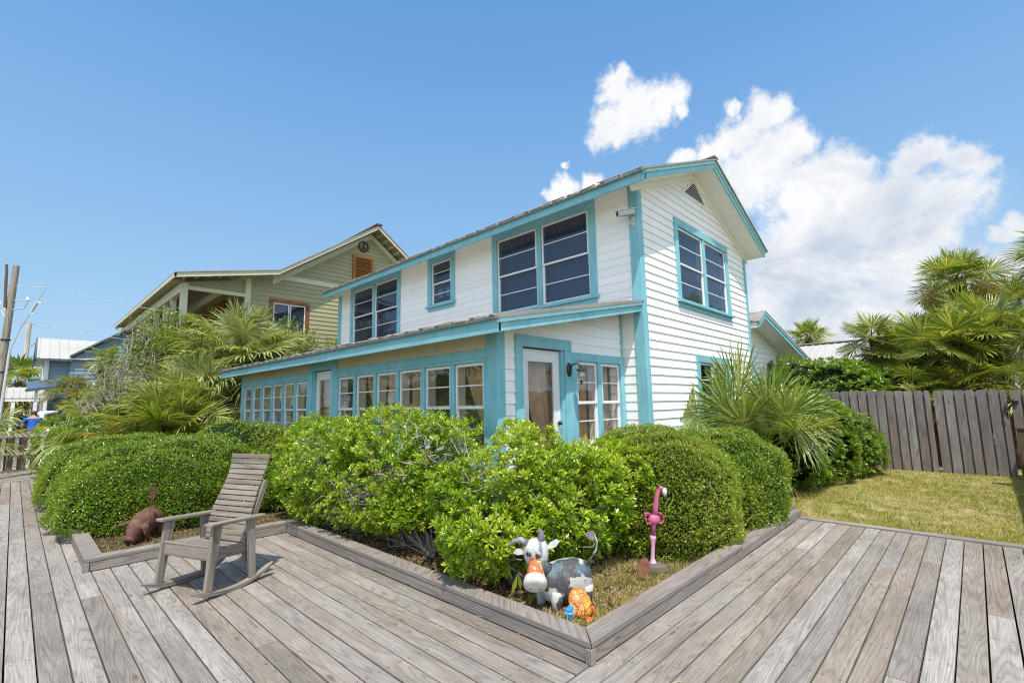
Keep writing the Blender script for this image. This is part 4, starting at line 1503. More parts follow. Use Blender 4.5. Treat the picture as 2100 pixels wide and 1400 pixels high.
twiggy('half bare grey twiggy shrub left of the arching palm', [((2.05, 15.9, 2.1), (.75, .7, 1.0)), ((2.45, 16.2, 3.2), (.55, .6, .8)), ((1.55, 15.7, 1.6), (.5, .5, .6))], 51, 1100, 5200, leafsize=.085)
twiggy('leafy shrub rising in front of the olive house porch', [((3.3, 16.0, 3.5), (.8, .5, .65)), ((2.75, 16.0, 3.0), (.5, .5, .6))], 52, 380, 6500, name='leafy_shrub', leafsize=.12)
twiggy('thin leafy shrub between the arching palm and the white house', [((6.2, 15.0, 3.1), (.7, .5, .8)), ((5.6, 15.2, 3.6), (.6, .4, .7)), ((7.0, 15.0, 3.0), (.5, .4, .5))], 53, 300, 3600, name='leafy_shrub', leafsize=.10)
rosette_bush('low tangled greenery below the twiggy shrub', [((1.6, 15.0, .7), (.9, .9, .8)), ((2.6, 15.0, 1.0), (.9, .8, 1.1)), ((.95, 16.8, .7), (.6, .8, .8))], 54, 2600, 'shrub_leaf', (.10, .03), name='undergrowth_bush', nbr=60)

# ================================================================== PALMS, RIGHT
fr_ = dict(nseg=46, droop=.10, costa=.18, tipdroop=.0)
r_ = empty('fan_palm', (8.75, 2.75, 0), 'fan palm with large green fans beside the gable wall', 'palm tree')
mb = MB(); trunk(mb, (8.75, 2.75, 0), (8.75, 2.75, .62), .14, .12, 60, True); child(mb, 'trunk', M['bark'], r_)
g_ = np.random.default_rng(62)
a_ = Acc(); crown(a_, (8.75, 2.75, .62), 9, .75, .80, 61, elev=(30, 84), jit=.5, **fr_)
ft = np.array((8.7, 2.62, .62))
V_ = np.array((.69, -.72, 0.)); W_ = np.array((-.72, -.69, 0.)); X_ = np.array((0, 0, 1.))
for (u, z, du, dz, Rl, dr, sp, tk) in ((-.62, 1.30, -.22, 1, .92, .06, 115, .25), (.02, 1.30, .18, 1, .92, .06, 115, .2), (-1.12, 1.32, -.8, .55, .85, .30, 125, .3), (-.34, 1.55, .05, 1, 1.0, .02, 22, .0),
                                   (.36, 1.30, .7, .7, .88, .36, 115, .1), (.30, 1.45, .35, .9, .9, .12, 110, -.2), (-.75, 1.05, -.75, .1, .7, .3, 130, .4),
                                   (.40, 1.0, .8, .25, .65, .4, 120, .2), (-.25, 1.7, -.35, .9, .85, .10, 100, -.3)):
    h_ = ft + V_ * u + W_ * tk + X_ * (z - .62)
    fan_leaf(a_, ft, h_, V_ * du + X_ * dz + W_ * .12, W_ * .85 + X_ * .35 + g_.normal(size=3) * .25, Rl, g=g_, spread=R(sp), nseg=max(12, int(46 * sp / 125)), droop=dr, costa=.14)
a_.build('crown', M['palm_fresh'], r_)
a_ = Acc(); crown(a_, (8.75, 2.75, .55), 7, .4, .6, 63, elev=(-60, -20), nseg=24, droop=.6); a_.build('dead_fronds', M['palm_dead'], r_)

GR = 'sabal palms behind the grey fence'
kw = dict(group=GR, nseg=42, droop=.09, costa=.16, jit=.5, spread=R(150))
sabal('tallest sabal palm behind the fence with cream blossom under its crown', (16.2, .02, 0), (16.2, .02, 4.45), 24, .48, .56, 71, elev=(-20, 85), flowers=[((15.9, .50, 3.95), (.22, .26, .30)), ((15.9, -.42, 3.98), (.22, .30, .30))], **kw)
sabal('leaning sabal palm at the left end of the palm cluster', (15.0, 1.05, 0), (15.0, 1.72, 3.0), 22, .45, .52, 72, rad=(.11, .09), elev=(-30, 80), **kw)
sabal('sabal palm just left of the tallest palm', (15.6, .72, 0), (15.6, .82, 3.0), 22, .45, .58, 73, **kw)
sabal('low sabal palm filling the gap right of the leaning palm', (15.1, .95, 0), (15.1, 1.18, 2.55), 24, .48, .58, 82, **kw)
sabal('sabal palm just right of the tallest palm', (15.4, -.05, 0), (15.4, -.12, 3.25), 24, .48, .6, 83, **kw)
sabal('low sabal palm in the middle of the cluster', (14.4, .30, 0), (14.4, .28, 2.65), 26, .5, .62, 74, **kw)
sabal('sabal palm with drooping fans at the right of the cluster', (14.6, -.45, 0), (14.6, -.48, 2.95), 26, .5, .64, 75, **kw)
sabal('sabal palm at the right frame edge behind the cluster', (17.2, -.95, 0), (17.2, -1.05, 3.75), 22, .45, .56, 76, **kw)
sabal('tall palm whose crown reaches in at the upper right corner', (15.2, -1.85, 0), (15.2, -1.82, 4.62), 24, .5, .6, 77, **kw)
for k, (p, n, s) in enumerate((((14.0, .75, 1.62), 15, 78), ((14.0, .15, 1.7), 15, 79), ((14.1, -.5, 1.75), 16, 80))):
    palmetto(['low palmetto at the left foot of the palm cluster, just above the fence', 'low palmetto at the middle of the palm cluster, just above the fence', 'low palmetto at the right of the palm cluster, just above the fence'][k], p, n, .42, .55, s, 'palm_gold' if k == 1 else 'palm_leaf', elev=(-25, 70), group=GR, droop=.3, nseg=40, jit=.5)
sabal('small distant palm behind the white metal roof', (30, 6.25, 0), (30, 6.25, 4.9), 24, .55, .75, 81, dead=8, nseg=28, jit=.4, droop=.12, group=None, st4=False)


# ================================================================== BACKGROUND BUILDINGS
def olive_house():
    Y = 16.0; P = PY(Y)
    r = empty('olive_house', (6, 20, 0), 'olive green lap sided house with orange window frame, behind the palms', 'house')
    pk, br, ev, re = (8.96, 8.28), (5.485, 5.90), (2.764, 5.33), (10.27, 7.33)
    re = (re[0] + 2.2, re[1] - 1.55)
    yb = 27.0
    posts = 3.13
    # gable wall
    win, ho = window(r, P, 5.42, 6.71, 3.05, 5.10, trim=.12, cols=2, trimmat='brownwood', sill=False, mull=.004, muntins=())
    def top(x):
        if x < br[0]: return ev[1] + (br[1] - ev[1]) * (x - ev[0]) / (br[0] - ev[0]) - .16
        if x < pk[0]: return br[1] + (pk[1] - br[1]) * (x - br[0]) / (pk[0] - br[0]) - .16
        return pk[1] + (re[1] - pk[1]) * (x - pk[0]) / (re[0] - pk[0]) - .16
    def lo(z):
        x = 4.78
        while top(x) < z and x < pk[0]: x += .04
        return x
    def hi(z):
        x = 11.6
        while top(x) < z and x > pk[0]: x -= .04
        return x
    mb = MB(); clap(mb, P, .2, 8.05, lo, hi, exp=.15, proud=.02, holes=[ho]); child(mb, 'wall', M['olive'], r)
    mb = MB(); mb.add([(4.78, Y, 0), (4.78, yb, 0), (4.78, yb, 5.6), (4.78, Y, 5.6)], [(0, 1, 2, 3)]); mb.add([(11.6, Y, 0), (11.6, yb, 0), (11.6, yb, 6.4), (11.6, Y, 6.4)], [(0, 1, 2, 3)])
    mb.box(5.1, Y + .6, 2, 8, Y + .65, 5.5)
    child(mb, 'side_wall', M['olive'], r)
    # panel above the porch opening and trim boards
    mb = MB(); mb.poly([P(3.15, 5.14, -.02), P(4.72, 5.17, -.02), P(4.72, 5.56, -.02), P(3.15, 5.26, -.02)], (0, 1, 0), .05)
    child(mb, 'porch_gable_panel', M['olive'], r)
    mb = MB()
    pbox(mb, P, 3.12, 4.70, 5.02, 5.135, -.03, .05)
    pbox(mb, P, 5.49, 9.2, 5.77, 5.93, .0, .035)
    mb.board((3.10, Y - .02, 5.06), (3.10, yb, 5.06), .16, .26)
    child(mb, 'beam', M['olivetrim'], r)
    for (x, y, w) in ((3.12, Y, .16), (3.12, 17.3, .13), (3.12, 18.3, .13), (3.12, 19.8, .14), (3.12, 22.3, .14)):
        mb = MB(); mb.board((x, y, 0), (x, y, 5.0 if y > Y else 5.2), w, w); child(mb, 'porch_post', M['olivetrim'], r)
    mb = MB(); pbox(mb, P, 4.70, 4.86, 0, 5.62, -.05, .05); child(mb, 'porch_post', M['olivetrim'], r)
    # porch back wall, floor and ceiling
    mb = MB(); mb.box(3.1, Y + .02, 2.5, 4.78, yb, 2.6); child(mb, 'porch_floor', M['brownwood'], r)
    mb = MB(); mb.box(4.70, Y + 2.2, 2.6, 4.77, yb, 5.3); mb.box(3.2, Y + 5.5, 2.6, 4.7, Y + 5.6, 5.2); child(mb, 'porch_back_wall', M['brownwood'], r)
    # rails
    mb = MB(); mb.board((3.12, Y, 3.45), (3.12, yb, 3.45), .06, .05); mb.board((3.12, Y, 2.75), (3.12, yb, 2.75), .06, .05)
    for k in range(60): mb.board((3.12, Y + .15 + k * .18, 2.75), (3.12, Y + .15 + k * .18, 3.45), .03, .03)
    child(mb, 'porch_railing', M['olivetrim'], r)
    # roof: three planes with overhang to the front
    yo = Y - .60
    mb = MB()
    for a, b in ((ev, br), (br, pk), (re, pk)):
        roof_slab(mb, (a[0], a[1] + .02), (b[0], b[1] + .02), yo - .03, yb, .03)
    child(mb, 'roof', M['tin'], r)
    mb = MB(); mb.board((pk[0], yo - .06, pk[1] + .03), (pk[0], yb, pk[1] + .03), .22, .06); child(mb, 'ridge_cap', plain('brown_ridge_cap', (.10, .05, .035), .6), r)
    mb = MB()
    for a, b in ((ev, br), (br, pk), (re, pk)):
        vs = [(a[0], a[1]), (b[0], b[1]), (b[0], b[1] - .13), (a[0], a[1] - .13)]
        mb.poly([(x, yo, z) for x, z in vs], (0, 1, 0), .05)
    mb.board((ev[0] + .02, yo, ev[1] - .06), (ev[0] + .02, yb, ev[1] - .06), .04, .12)
    child(mb, 'fascia', M['olivetrim'], r)
    mb = MB()
    for a, b in ((br, pk), (re, pk)):
        vs = [(a[0], a[1] - .16), (b[0], b[1] - .16), (b[0], b[1] - .36), (a[0], a[1] - .36)]
        mb.poly([(x, Y - .045, z) for x, z in vs], (0, 1, 0), .04)
    child(mb, 'frieze_board', M['olivetrim'], r)
    # rafters under the left eave and purlins under the front overhang
    y = Y + .3
    while y < yb:
        mb = MB(); mb.board((ev[0] + .05, y, ev[1] - .09), (3.2, y, ev[1] - .0), .04, .11); y += .4
        child(mb, 'rafter', M['olivetrim'], r)
    for a, b in ((ev, br), (re, pk)):
        L = math.hypot(b[0] - a[0], b[1] - a[1]); n = int(L / .3)
        for k in range(1, n):
            f = k / n
            mb = MB(); mb.board((a[0] + (b[0] - a[0]) * f, yo + .05, a[1] + (b[1] - a[1]) * f - .045), (a[0] + (b[0] - a[0]) * f, Y, a[1] + (b[1] - a[1]) * f - .045), .05, .08)
            child(mb, 'purlin', M['olivetrim'], r)
    # louvred vent
    mb = MB()
    u0, u1, z0, z1 = 8.237, 9.054, 6.05, 7.178
    for q in ((u0, u1, z1 - .11, z1), (u0, u1, z0, z0 + .1), (u0, u0 + .1, z0 + .1, z1 - .11), (u1 - .1, u1, z0 + .1, z1 - .11)): pbox(mb, P, *q, 0, .07)
    v = child(mb, 'louvre_vent', M['orangewood'], r)
    mb = MB()
    z = z0 + .14
    while z < z1 - .13:
        mb.board(P(u0 + .1, z, .035), P(u1 - .1, z, .035), .06, .014, up=(0, -.7, .7)); z += .068
    child(mb, 'louvre_blades', M['orangewood'], v)
    mb = MB(); pbox(mb, P, u0 + .1, u1 - .1, z0 + .1, z1 - .11, .022, .026); child(mb, 'vent_opening', M['black'], v)


def peace_sign():
    Y = 16.0 - .05
    cx, cz, rr = 8.655, 7.54, .185
    r = empty('peace_sign', (cx, Y, cz), 'round red brown peace sign high on the olive gable', 'sign')
    mb = MB()
    ring = [(cx + rr * math.cos(t), Y, cz + rr * math.sin(t)) for t in np.linspace(0, 2 * PI, 33)]
    mb.tube(ring, .032, 6, cap=False)
    child(mb, 'ring', M['rust'], r, smooth=True)
    mb = MB()
    mb.board((cx, Y, cz + rr), (cx, Y, cz - rr), .05, .03)
    for s in (-1, 1): mb.board((cx, Y + .004, cz), (cx + s * rr * .7, Y + .004, cz - rr * .7), .05, .03)
    child(mb, 'bars', M['rust'], r)


olive_house(); peace_sign()


def blue_house():
    r = empty('blue_house', (3, 28, 0), 'blue grey house with pale standing seam roof at the far left', 'house')
    P = PY(26.0)
    mb = MB(); clap(mb, P, .2, 3.78, lambda z: .74, lambda z: 1.42, exp=.16, proud=.02)
    child(mb, 'wall', M['blue'], r)
    P2 = PY(25.7)
    mb = MB()
    clap(mb, P2, .2, 5.4, lambda z: 1.42 + max(0, (z - 3.72)) * 1.38, lambda z: 6.0, exp=.16, proud=.02)
    mb.add([(1.42, 25.7, 0), (1.42, 26.1, 0), (1.42, 26.1, 3.75), (1.42, 25.7, 3.75)], [(0, 1, 2, 3)])
    mb.add([(.74, 26, 0), (.74, 32, 0), (.74, 32, 3.8), (.74, 26, 3.8)], [(0, 1, 2, 3)])
    child(mb, 'wall', M['blue'], r)
    mb = MB()
    pbox(mb, P, .72, .82, .2, 3.72, .0, .05); pbox(mb, PX(.74), 26, 26.15, .2, 3.72, 0, .04)
    child(mb, 'corner_board', M['sash'], r)
    mb = MB()
    y0, z0, y1, z1 = 25.55, 3.66, 27.3, 4.62
    mb.add([(.42, y0, z0), (3.2, y0, z0), (3.2, y1, z1), (.42, y1, z1)], [(0, 1, 2, 3)])
    mb.add([(.42, y1, z1), (3.2, y1, z1), (3.2, 29.5, z0), (.42, 29.5, z0)], [(0, 1, 2, 3)])
    x = .5
    while x < 3.2: mb.board((x, y0, z0 + .012), (x, y1, z1 + .012), .03, .03); x += .28
    child(mb, 'roof', M['palemetal'], r)
    mb = MB()
    mb.board((.42, y0, z0 - .05), (.42, y1, z1 - .05), .04, .14); mb.board((.42, y1, z1 - .05), (.42, 29.5, z0 - .05), .04, .14)
    mb.board((.42, y0, z0 - .05), (1.45, y0, z0 - .05), .04, .06)
    mb.board((1.38, 25.62, 3.78), (3.7, 25.62, 5.48), .16, .07, up=(0, 0, 1))
    mb.add([(1.38, 25.55, 3.82), (3.7, 25.55, 5.52), (3.7, 29, 5.52), (1.38, 29, 3.82)], [(0, 1, 2, 3)])
    child(mb, 'roof_trim', M['darkblue'], r)
    # lower porch roof and posts
    mb = MB()
    mb.add([(.25, 24.6, 2.42), (1.4, 24.6, 2.62), (1.4, 25.7, 2.95), (.25, 25.7, 2.75)], [(0, 1, 2, 3)])
    mb.board((.22, 24.58, 2.39), (1.4, 24.58, 2.59), .05, .1)
    child(mb, 'porch_roof', M['darkblue'], r)
    for x in (.52, .78):
        mb = MB(); mb.board((x, 24.75, 0), (x, 24.75, 2.5), .09, .09); child(mb, 'porch_post', M['sash'], r)
    mb = MB(); pbox(mb, P, .92, 1.3, .3, 2.3, .0, .03); child(mb, 'door', M['darkblue'], r)
    mb = MB(); pbox(mb, PX(.74), 27, 28.2, 2.2, 3.4, .0, .05); child(mb, 'window', M['sash'], r)


blue_house()


def pavilion():
    r = empty('pavilion', (.2, 30, 0), 'small open shelter with a pale metal roof behind the utility pole', 'shelter')
    mb = MB()
    mb.add([(-.32, 29.2, 2.22), (.75, 29.2, 2.22), (.75, 30.4, 2.72), (-.32, 30.4, 2.72)], [(0, 1, 2, 3)])
    mb.add([(-.32, 30.4, 2.72), (.75, 30.4, 2.72), (.75, 31.6, 2.22), (-.32, 31.6, 2.22)], [(0, 1, 2, 3)])
    x = -.3
    while x < .75: mb.board((x, 29.2, 2.235), (x, 30.4, 2.735), .03, .03); x += .2
    child(mb, 'roof', M['palemetal'], r)
    mb = MB(); mb.board((-.3, 29.25, 2.15), (.72, 29.25, 2.15), .06, .13); child(mb, 'beam', M['sash'], r)
    for x in (-.05, .62):
        for y in (29.3, 31.4):
            mb = MB(); mb.board((x, y, 0), (x, y, 2.15), .12, .12); child(mb, 'post', M['sash'], r)


pavilion()


def metal_roof_house():
    r = empty('low_house', (22, 4, 0), 'low white house with a pale corrugated metal roof behind the green shrub', 'house')
    mb = MB()
    a, b = (18.6, 1.75), (22.2, 3.72)
    roof_slab(mb, a, b, .4, 9.5, .04); roof_slab(mb, (25.8, 1.75), (b[0], b[1] - .002), .4, 9.5, .04)
    y = .45
    while y < 9.4: mb.board((a[0], y, a[1] + .015), (b[0], y, b[1] + .015), .05, .03); y += .25
    mb.board((b[0], .35, b[1] + .02), (b[0], 9.5, b[1] + .02), .3, .03)
    child(mb, 'roof', M['palemetal'], r)
    mb = MB(); mb.box(19.1, .8, 0, 25.3, 9.1, 2.0); mb.poly([(19.1, .8, 2), (25.3, .8, 2), (22.2, .8, 3.6)], (0, 1, 0), .1)
    child(mb, 'wall', M['white'], r)
    mb = MB()
    for y in (2, 5): pbox(mb, PX(19.1), y, y + 1, .9, 1.7, .0, .04)
    child(mb, 'window', M['black'], r)


metal_roof_house()


# ------------------------------------------------------------------ things only the window panes can see, behind the camera
def reflected():
    def tree(label, c, rr, seed):
        rosette_bush(label, [((c[0], c[1], c[2]), (rr, rr, rr * .75)), ((c[0] + .5 * rr, c[1] + .6 * rr, c[2] - .5), (rr * .8, rr * .8, rr * .6))], seed, 500, 'shrub_leaf', (.34, .16), name='oak_tree', cat='tree', base=[(c[0], c[1], 0)], nbr=20, per=9)
    tree('dark oak across the lane, nearest the deck', (-9.5, 13.5, 2.4), 2.0, 90)
    tree('dark oak across the lane, beside the tan cottage', (-11, 21, 2.6), 2.2, 91)
    tree('dark oak across the lane, far beyond the tan cottage', (-13, 33, 3.0), 2.6, 92)
    r = empty('tan_cottage', (-15, 24, 0), 'tan cottage with a pale roof across the lane', 'house')
    mb = MB(); clap(mb, lambda u, z, d: (-13.5 + d, u, z), 0, 3.4, lambda z: 8, lambda z: 40, exp=.3); 
    child(mb, 'wall', plain('tan_stucco', (.46, .34, .24), .9), r)
    mb = MB(); roof_slab(mb, (-12.9, 3.2), (-17, 5.3), 7.5, 40.5, .1); child(mb, 'roof', M['palemetal'], r)


reflected()


# ================================================================== ROCKING CHAIR
def rocking_chair():
    r = empty('rocking_chair', (1.341, 5.173, 0), 'weathered grey slatted wooden rocking chair standing on the deck', 'rocking chair', rz=R(201.9))
    KX, KY = .835, 1.17
    W = M['chairwood']
    def L(x, y, z): return (x * KX, y * KY, z)
    for s in (-1, 1):
        mb = MB()
        n = 14
        prev = None
        xs = np.linspace(-.50, .44, n)
        pts = [np.array(L(x, s * .27, .018 + x * x / 2.6)) for x in xs]
        # one continuous bent plank
        vs = []; fs = []; uv = []
        o = rnd(0, 20)
        for i, p in enumerate(pts):
            tp = 1.0 if 0 < i < n - 1 else .55
            for a, b in ((-.026, -.017), (.026, -.017), (.026, .017), (-.026, .017)):
                vs.append(p + np.array((0, a * tp, b * tp)))
        for i in range(n - 1):
            for k in range(4):
                k2 = (k + 1) % 4
                fs.append((i * 4 + k, i * 4 + k2, i * 4 + 4 + k2, i * 4 + 4 + k))
                uv.append([(o + i * .06, k * .06), (o + i * .06, k * .06 + .05), (o + i * .06 + .06, k * .06 + .05), (o + i * .06 + .06, k * .06)])
        fs += [(3, 2, 1, 0), tuple((n - 1) * 4 + k for k in range(4))]; uv += [[(0, 0)] * 4] * 2
        mb.add(vs, fs, uv); mb.build('rocker', W, r, bevel=.004)
        for (xt, zt, xb, w0, w1, nm) in ((.205, .585, .275, .085, .062, 'front_leg'), (-.19, .575, -.235, .08, .058, 'rear_leg')):
            mb = MB()
            zb = .035 + xb * xb / 2.6
            mb.board(L(xb, s * .27, zb), L(xt, s * .265, zt), w1, .034, up=(0, 1, 0), w1=w0)
            mb.build('leg', W, r, bevel=.004)
        mb = MB()
        mb.board(L(.31, s * .275, .605), L(-.36, s * .262, .578), .095, .026, w1=.075)
        mb.build('armrest', W, r, bevel=.006)
        # side rail under the seat, scooped
        mb = MB()
        mb.board(L(.225, s * .222, .36), L(.03, s * .222, .325), .026, .10, up=(0, 0, 1), t1=.085); mb.board(L(.029, s * .222, .325), L(-.24, s * .222, .315), .026, .085, t1=.10)
        mb.build('side_rail', W, r, bevel=.003)
        # back stile
        mb = MB()
        pp = [(-.16, .05 + .12), (-.20, .34), (-.255, .56), (-.35, .76), (-.405, .885)]
        for a, b in zip(pp[:-1], pp[1:]):
            mb.board(L(a[0] - .035, s * .205, a[1]), L(b[0] - .035, s * .205, b[1] + .003), .05, .03, up=(0, 1, 0))
        mb.build('back_stile', W, r, bevel=.003)
    mb = MB(); mb.board(L(.245, -.245, .355), L(.245, .245, .355), .026, .105); mb.build('apron', W, r, bevel=.004)
    # seat slats following a scooped curve
    mb = MB()
    xs = np.linspace(.235, -.17, 8)
    for i, x in enumerate(xs):
        f = (x + .17) / .405
        z = .345 + .065 * f ** 1.6 + .012 * math.cos(i)*.2
        mb.board(L(x, -.235 if i else -.25, z), L(x, .235 if i else .25, z), .046, .018, up=(-.25 * (f > .3) , 0, 1))
    mb.build('seat', W, r, bevel=.003)
    # back slats on an S curve
    prof = np.array([(-.165, .36), (-.195, .47), (-.245, .62), (-.325, .78), (-.395, .91), (-.445, 1.03), (-.46, 1.135)])
    dist = np.concatenate([[0], np.cumsum(np.linalg.norm(np.diff(prof * (KX, 1), axis=0), axis=1))])
    mb = MB(); n = 16
    for i in range(n):
        d = dist[-1] * (i + .5) / n
        x = np.interp(d, dist, prof[:, 0]); z = np.interp(d, dist, prof[:, 1])
        x2 = np.interp(d + .01, dist, prof[:, 0]); z2 = np.interp(d + .01, dist, prof[:, 1])
        x1 = np.interp(d - .01, dist, prof[:, 0]); z1 = np.interp(d - .01, dist, prof[:, 1])
        t = norm(((x2 - x1) * KX, 0, z2 - z1))
        nr = np.array((t[2], 0, -t[0]))
        hw = .215 + .012 * math.sin(i * .45)
        mb.board(L(x, -hw, z), L(x + rnd(-.003, .003), hw, z), dist[-1] / n - .0085, .017, up=nr)
    mb.build('backrest', W, r, bevel=.003)


rocking_chair()


# ================================================================== SCULPTURES
def ring(c, a, b, ra, rb, n=18, pw=2.0):
    out = []
    for k in range(n):
        t = 2 * PI * k / n
        ct, st = math.cos(t), math.sin(t)
        out.append(np.array(c) + np.array(a) * ra * math.copysign(abs(ct) ** (2 / pw), ct) + np.array(b) * rb * math.copysign(abs(st) ** (2 / pw), st))
    return np.array(out)


def pig():
    r = empty('pig_sculpture', (1.215, 7.40, .045), 'rusty metal pig sculpture with flopped ears rooting in the bed', 'sculpture', rz=R(231))
    r.scale = (.88, .88, .84)
    m_ = M['rust']
    prof = [(-.30, .235, .02, .03), (-.285, .235, .07, .08), (-.24, .238, .125, .135), (-.14, .25, .150, .172), (-.02, .25, .152, .175), (.08, .235, .142, .162), (.15, .205, .122, .140), (.205, .165, .104, .115), (.245, .122, .084, .092), (.272, .085, .068, .072), (.288, .06, .060, .062), (.296, .048, .064, .066), (.310, .036, .063, .065), (.313, .034, .03, .03)]
    mb = MB()
    mb.sweep([ring((x, 0, z), (0, 1, 0), (min(.9, max(0, (x - .05) * 4)), 0, 1), ry, rz, 22) for x, z, ry, rz in prof])
    mb.build('body', m_, r, smooth=True)
    mb = MB()
    for s in (-1, 1): mb.ball((.318, s * .022, .04), (.006, .010, .013), 8, 6)
    mb.build('nostrils', M['black'], r)
    for s in (-1, 1):
        mb = MB()
        b0, b1 = np.array((.10, s * .115, .30)), np.array((.19, s * .05, .30))
        if s < 0:      # ear flung out to the side
            tip = np.array((.27, -.30, .20)); mid = np.array((.19, -.19, .285))
        else:          # ear folded down over the cheek
            tip = np.array((.25, .15, .11)); mid = np.array((.23, .17, .24))
        nrm = norm(np.cross(b1 - b0, tip - b0))
        pts = [b0, b0 * .45 + tip * .55 + (mid - (b0 + tip) / 2) * .5 - norm(b1 - b0) * .012, tip, b1 * .4 + tip * .6 + (mid - (b0 + tip) / 2) * .5 + norm(b1 - b0) * .02, b1 * .8 + tip * .2 + norm(b1 - b0) * .03, b1]
        mb.poly(pts, nrm, .006)
        mb.build('ear', m_, r)
        for (x, h) in ((.10, .17), (-.19, .18)):
            mb = MB()
            mb.tube([(x, s * .085, h), (x + .012, s * .092, .09), (x + .004, s * .09, 0.0)], [.052, .034, .030], 10)
            mb.build('leg', m_, r, smooth=True)
    mb = MB()
    q = [(-.30 - .012 * k * .5, .018 * math.sin(k * 1.5), .27 + .018 * math.cos(k * 1.5)) for k in range(9)]
    mb.tube(q, .007, 6); mb.build('tail', m_, r, smooth=True)


def garden_stake():
    r = empty('garden_stake', (1.205, 7.19, .04), 'thin rusty garden stake with a small openwork plaque in front of the pig', 'garden stake')
    mb = MB(); mb.tube([(0, 0, 0), (.012, .004, .3), (.028, .008, .52)], .0045, 6)
    mb.build('rod', M['rust'], r)
    mb = MB()
    u = np.array((.69, -.72, 0)); c = np.array((.03, .008, .53))
    def P(a, b): return tuple(c + u * a + np.array((0, 0, b)))
    for a, b, q, w in ((-.05, .045, .05, .045), (-.05, .105, .05, .10)):
        mb.board(P(a, b), P(q, w), .004, .010)
    for k in range(5): mb.board(P(-.045 + k * .0225, .045), P(-.045 + k * .0225, .103), .004, .009)
    for k in range(3): mb.board(P(-.045 + .032 * k, .072), P(-.02 + .032 * k, .072), .004, .008)
    t = np.linspace(0, 2 * PI, 17)
    mb.tube([P(.034 * math.cos(a), .005 + .034 * math.sin(a)) for a in t], .006, 6, cap=False)
    for k in range(6): mb.tube([P(0, .005), P(.032 * math.cos(k * 1.05), .005 + .032 * math.sin(k * 1.05))], .004, 5)
    mb.build('plaque', M['rust'], r)


pig(); garden_stake()

U_ = np.array((.69, -.72, 0.)); K_ = np.array((-.72, -.69, 0.)); Z_ = np.array((0, 0, 1.))


def cow_mat():
    t = NT('painted_cow_metal')
    p = t.obj
    n = t.noise(t.vmath('ADD', p, (3.1, 1.7, .6)), 5.2, 2, .45, .4)
    w = (.46, .45, .43)
    col = t.mix(t.maprange(n, .485, .505, 0, 1), w, (.055, .055, .06))
    zz = t.n('ShaderNodeSeparateXYZ', {0: p}).outputs[2]
    bl = t.math('MULTIPLY', t.maprange(zz, .03, .10, 0, 1), t.maprange(t.noise(p, 9, 4, .7), .47, .56, 0, 1))
    col = t.mix(t.math('MULTIPLY', bl, .32), col, (.10, .30, .40))
    ru = t.maprange(t.noise(p, 16, 5, .75), .60, .67, 0, 1)
    col = t.mix(t.math('MULTIPLY', ru, .8), col, (.28, .12, .05))
    gr = t.maprange(t.noise(p, 40, 4, .7), .45, .75, 0, .45)
    col = t.mix(gr, col, (.25, .22, .19))
    t.principled(col, .6, .3, t.bump(t.noise(p, 25, 3, .6), .25, .004))
    return t.m


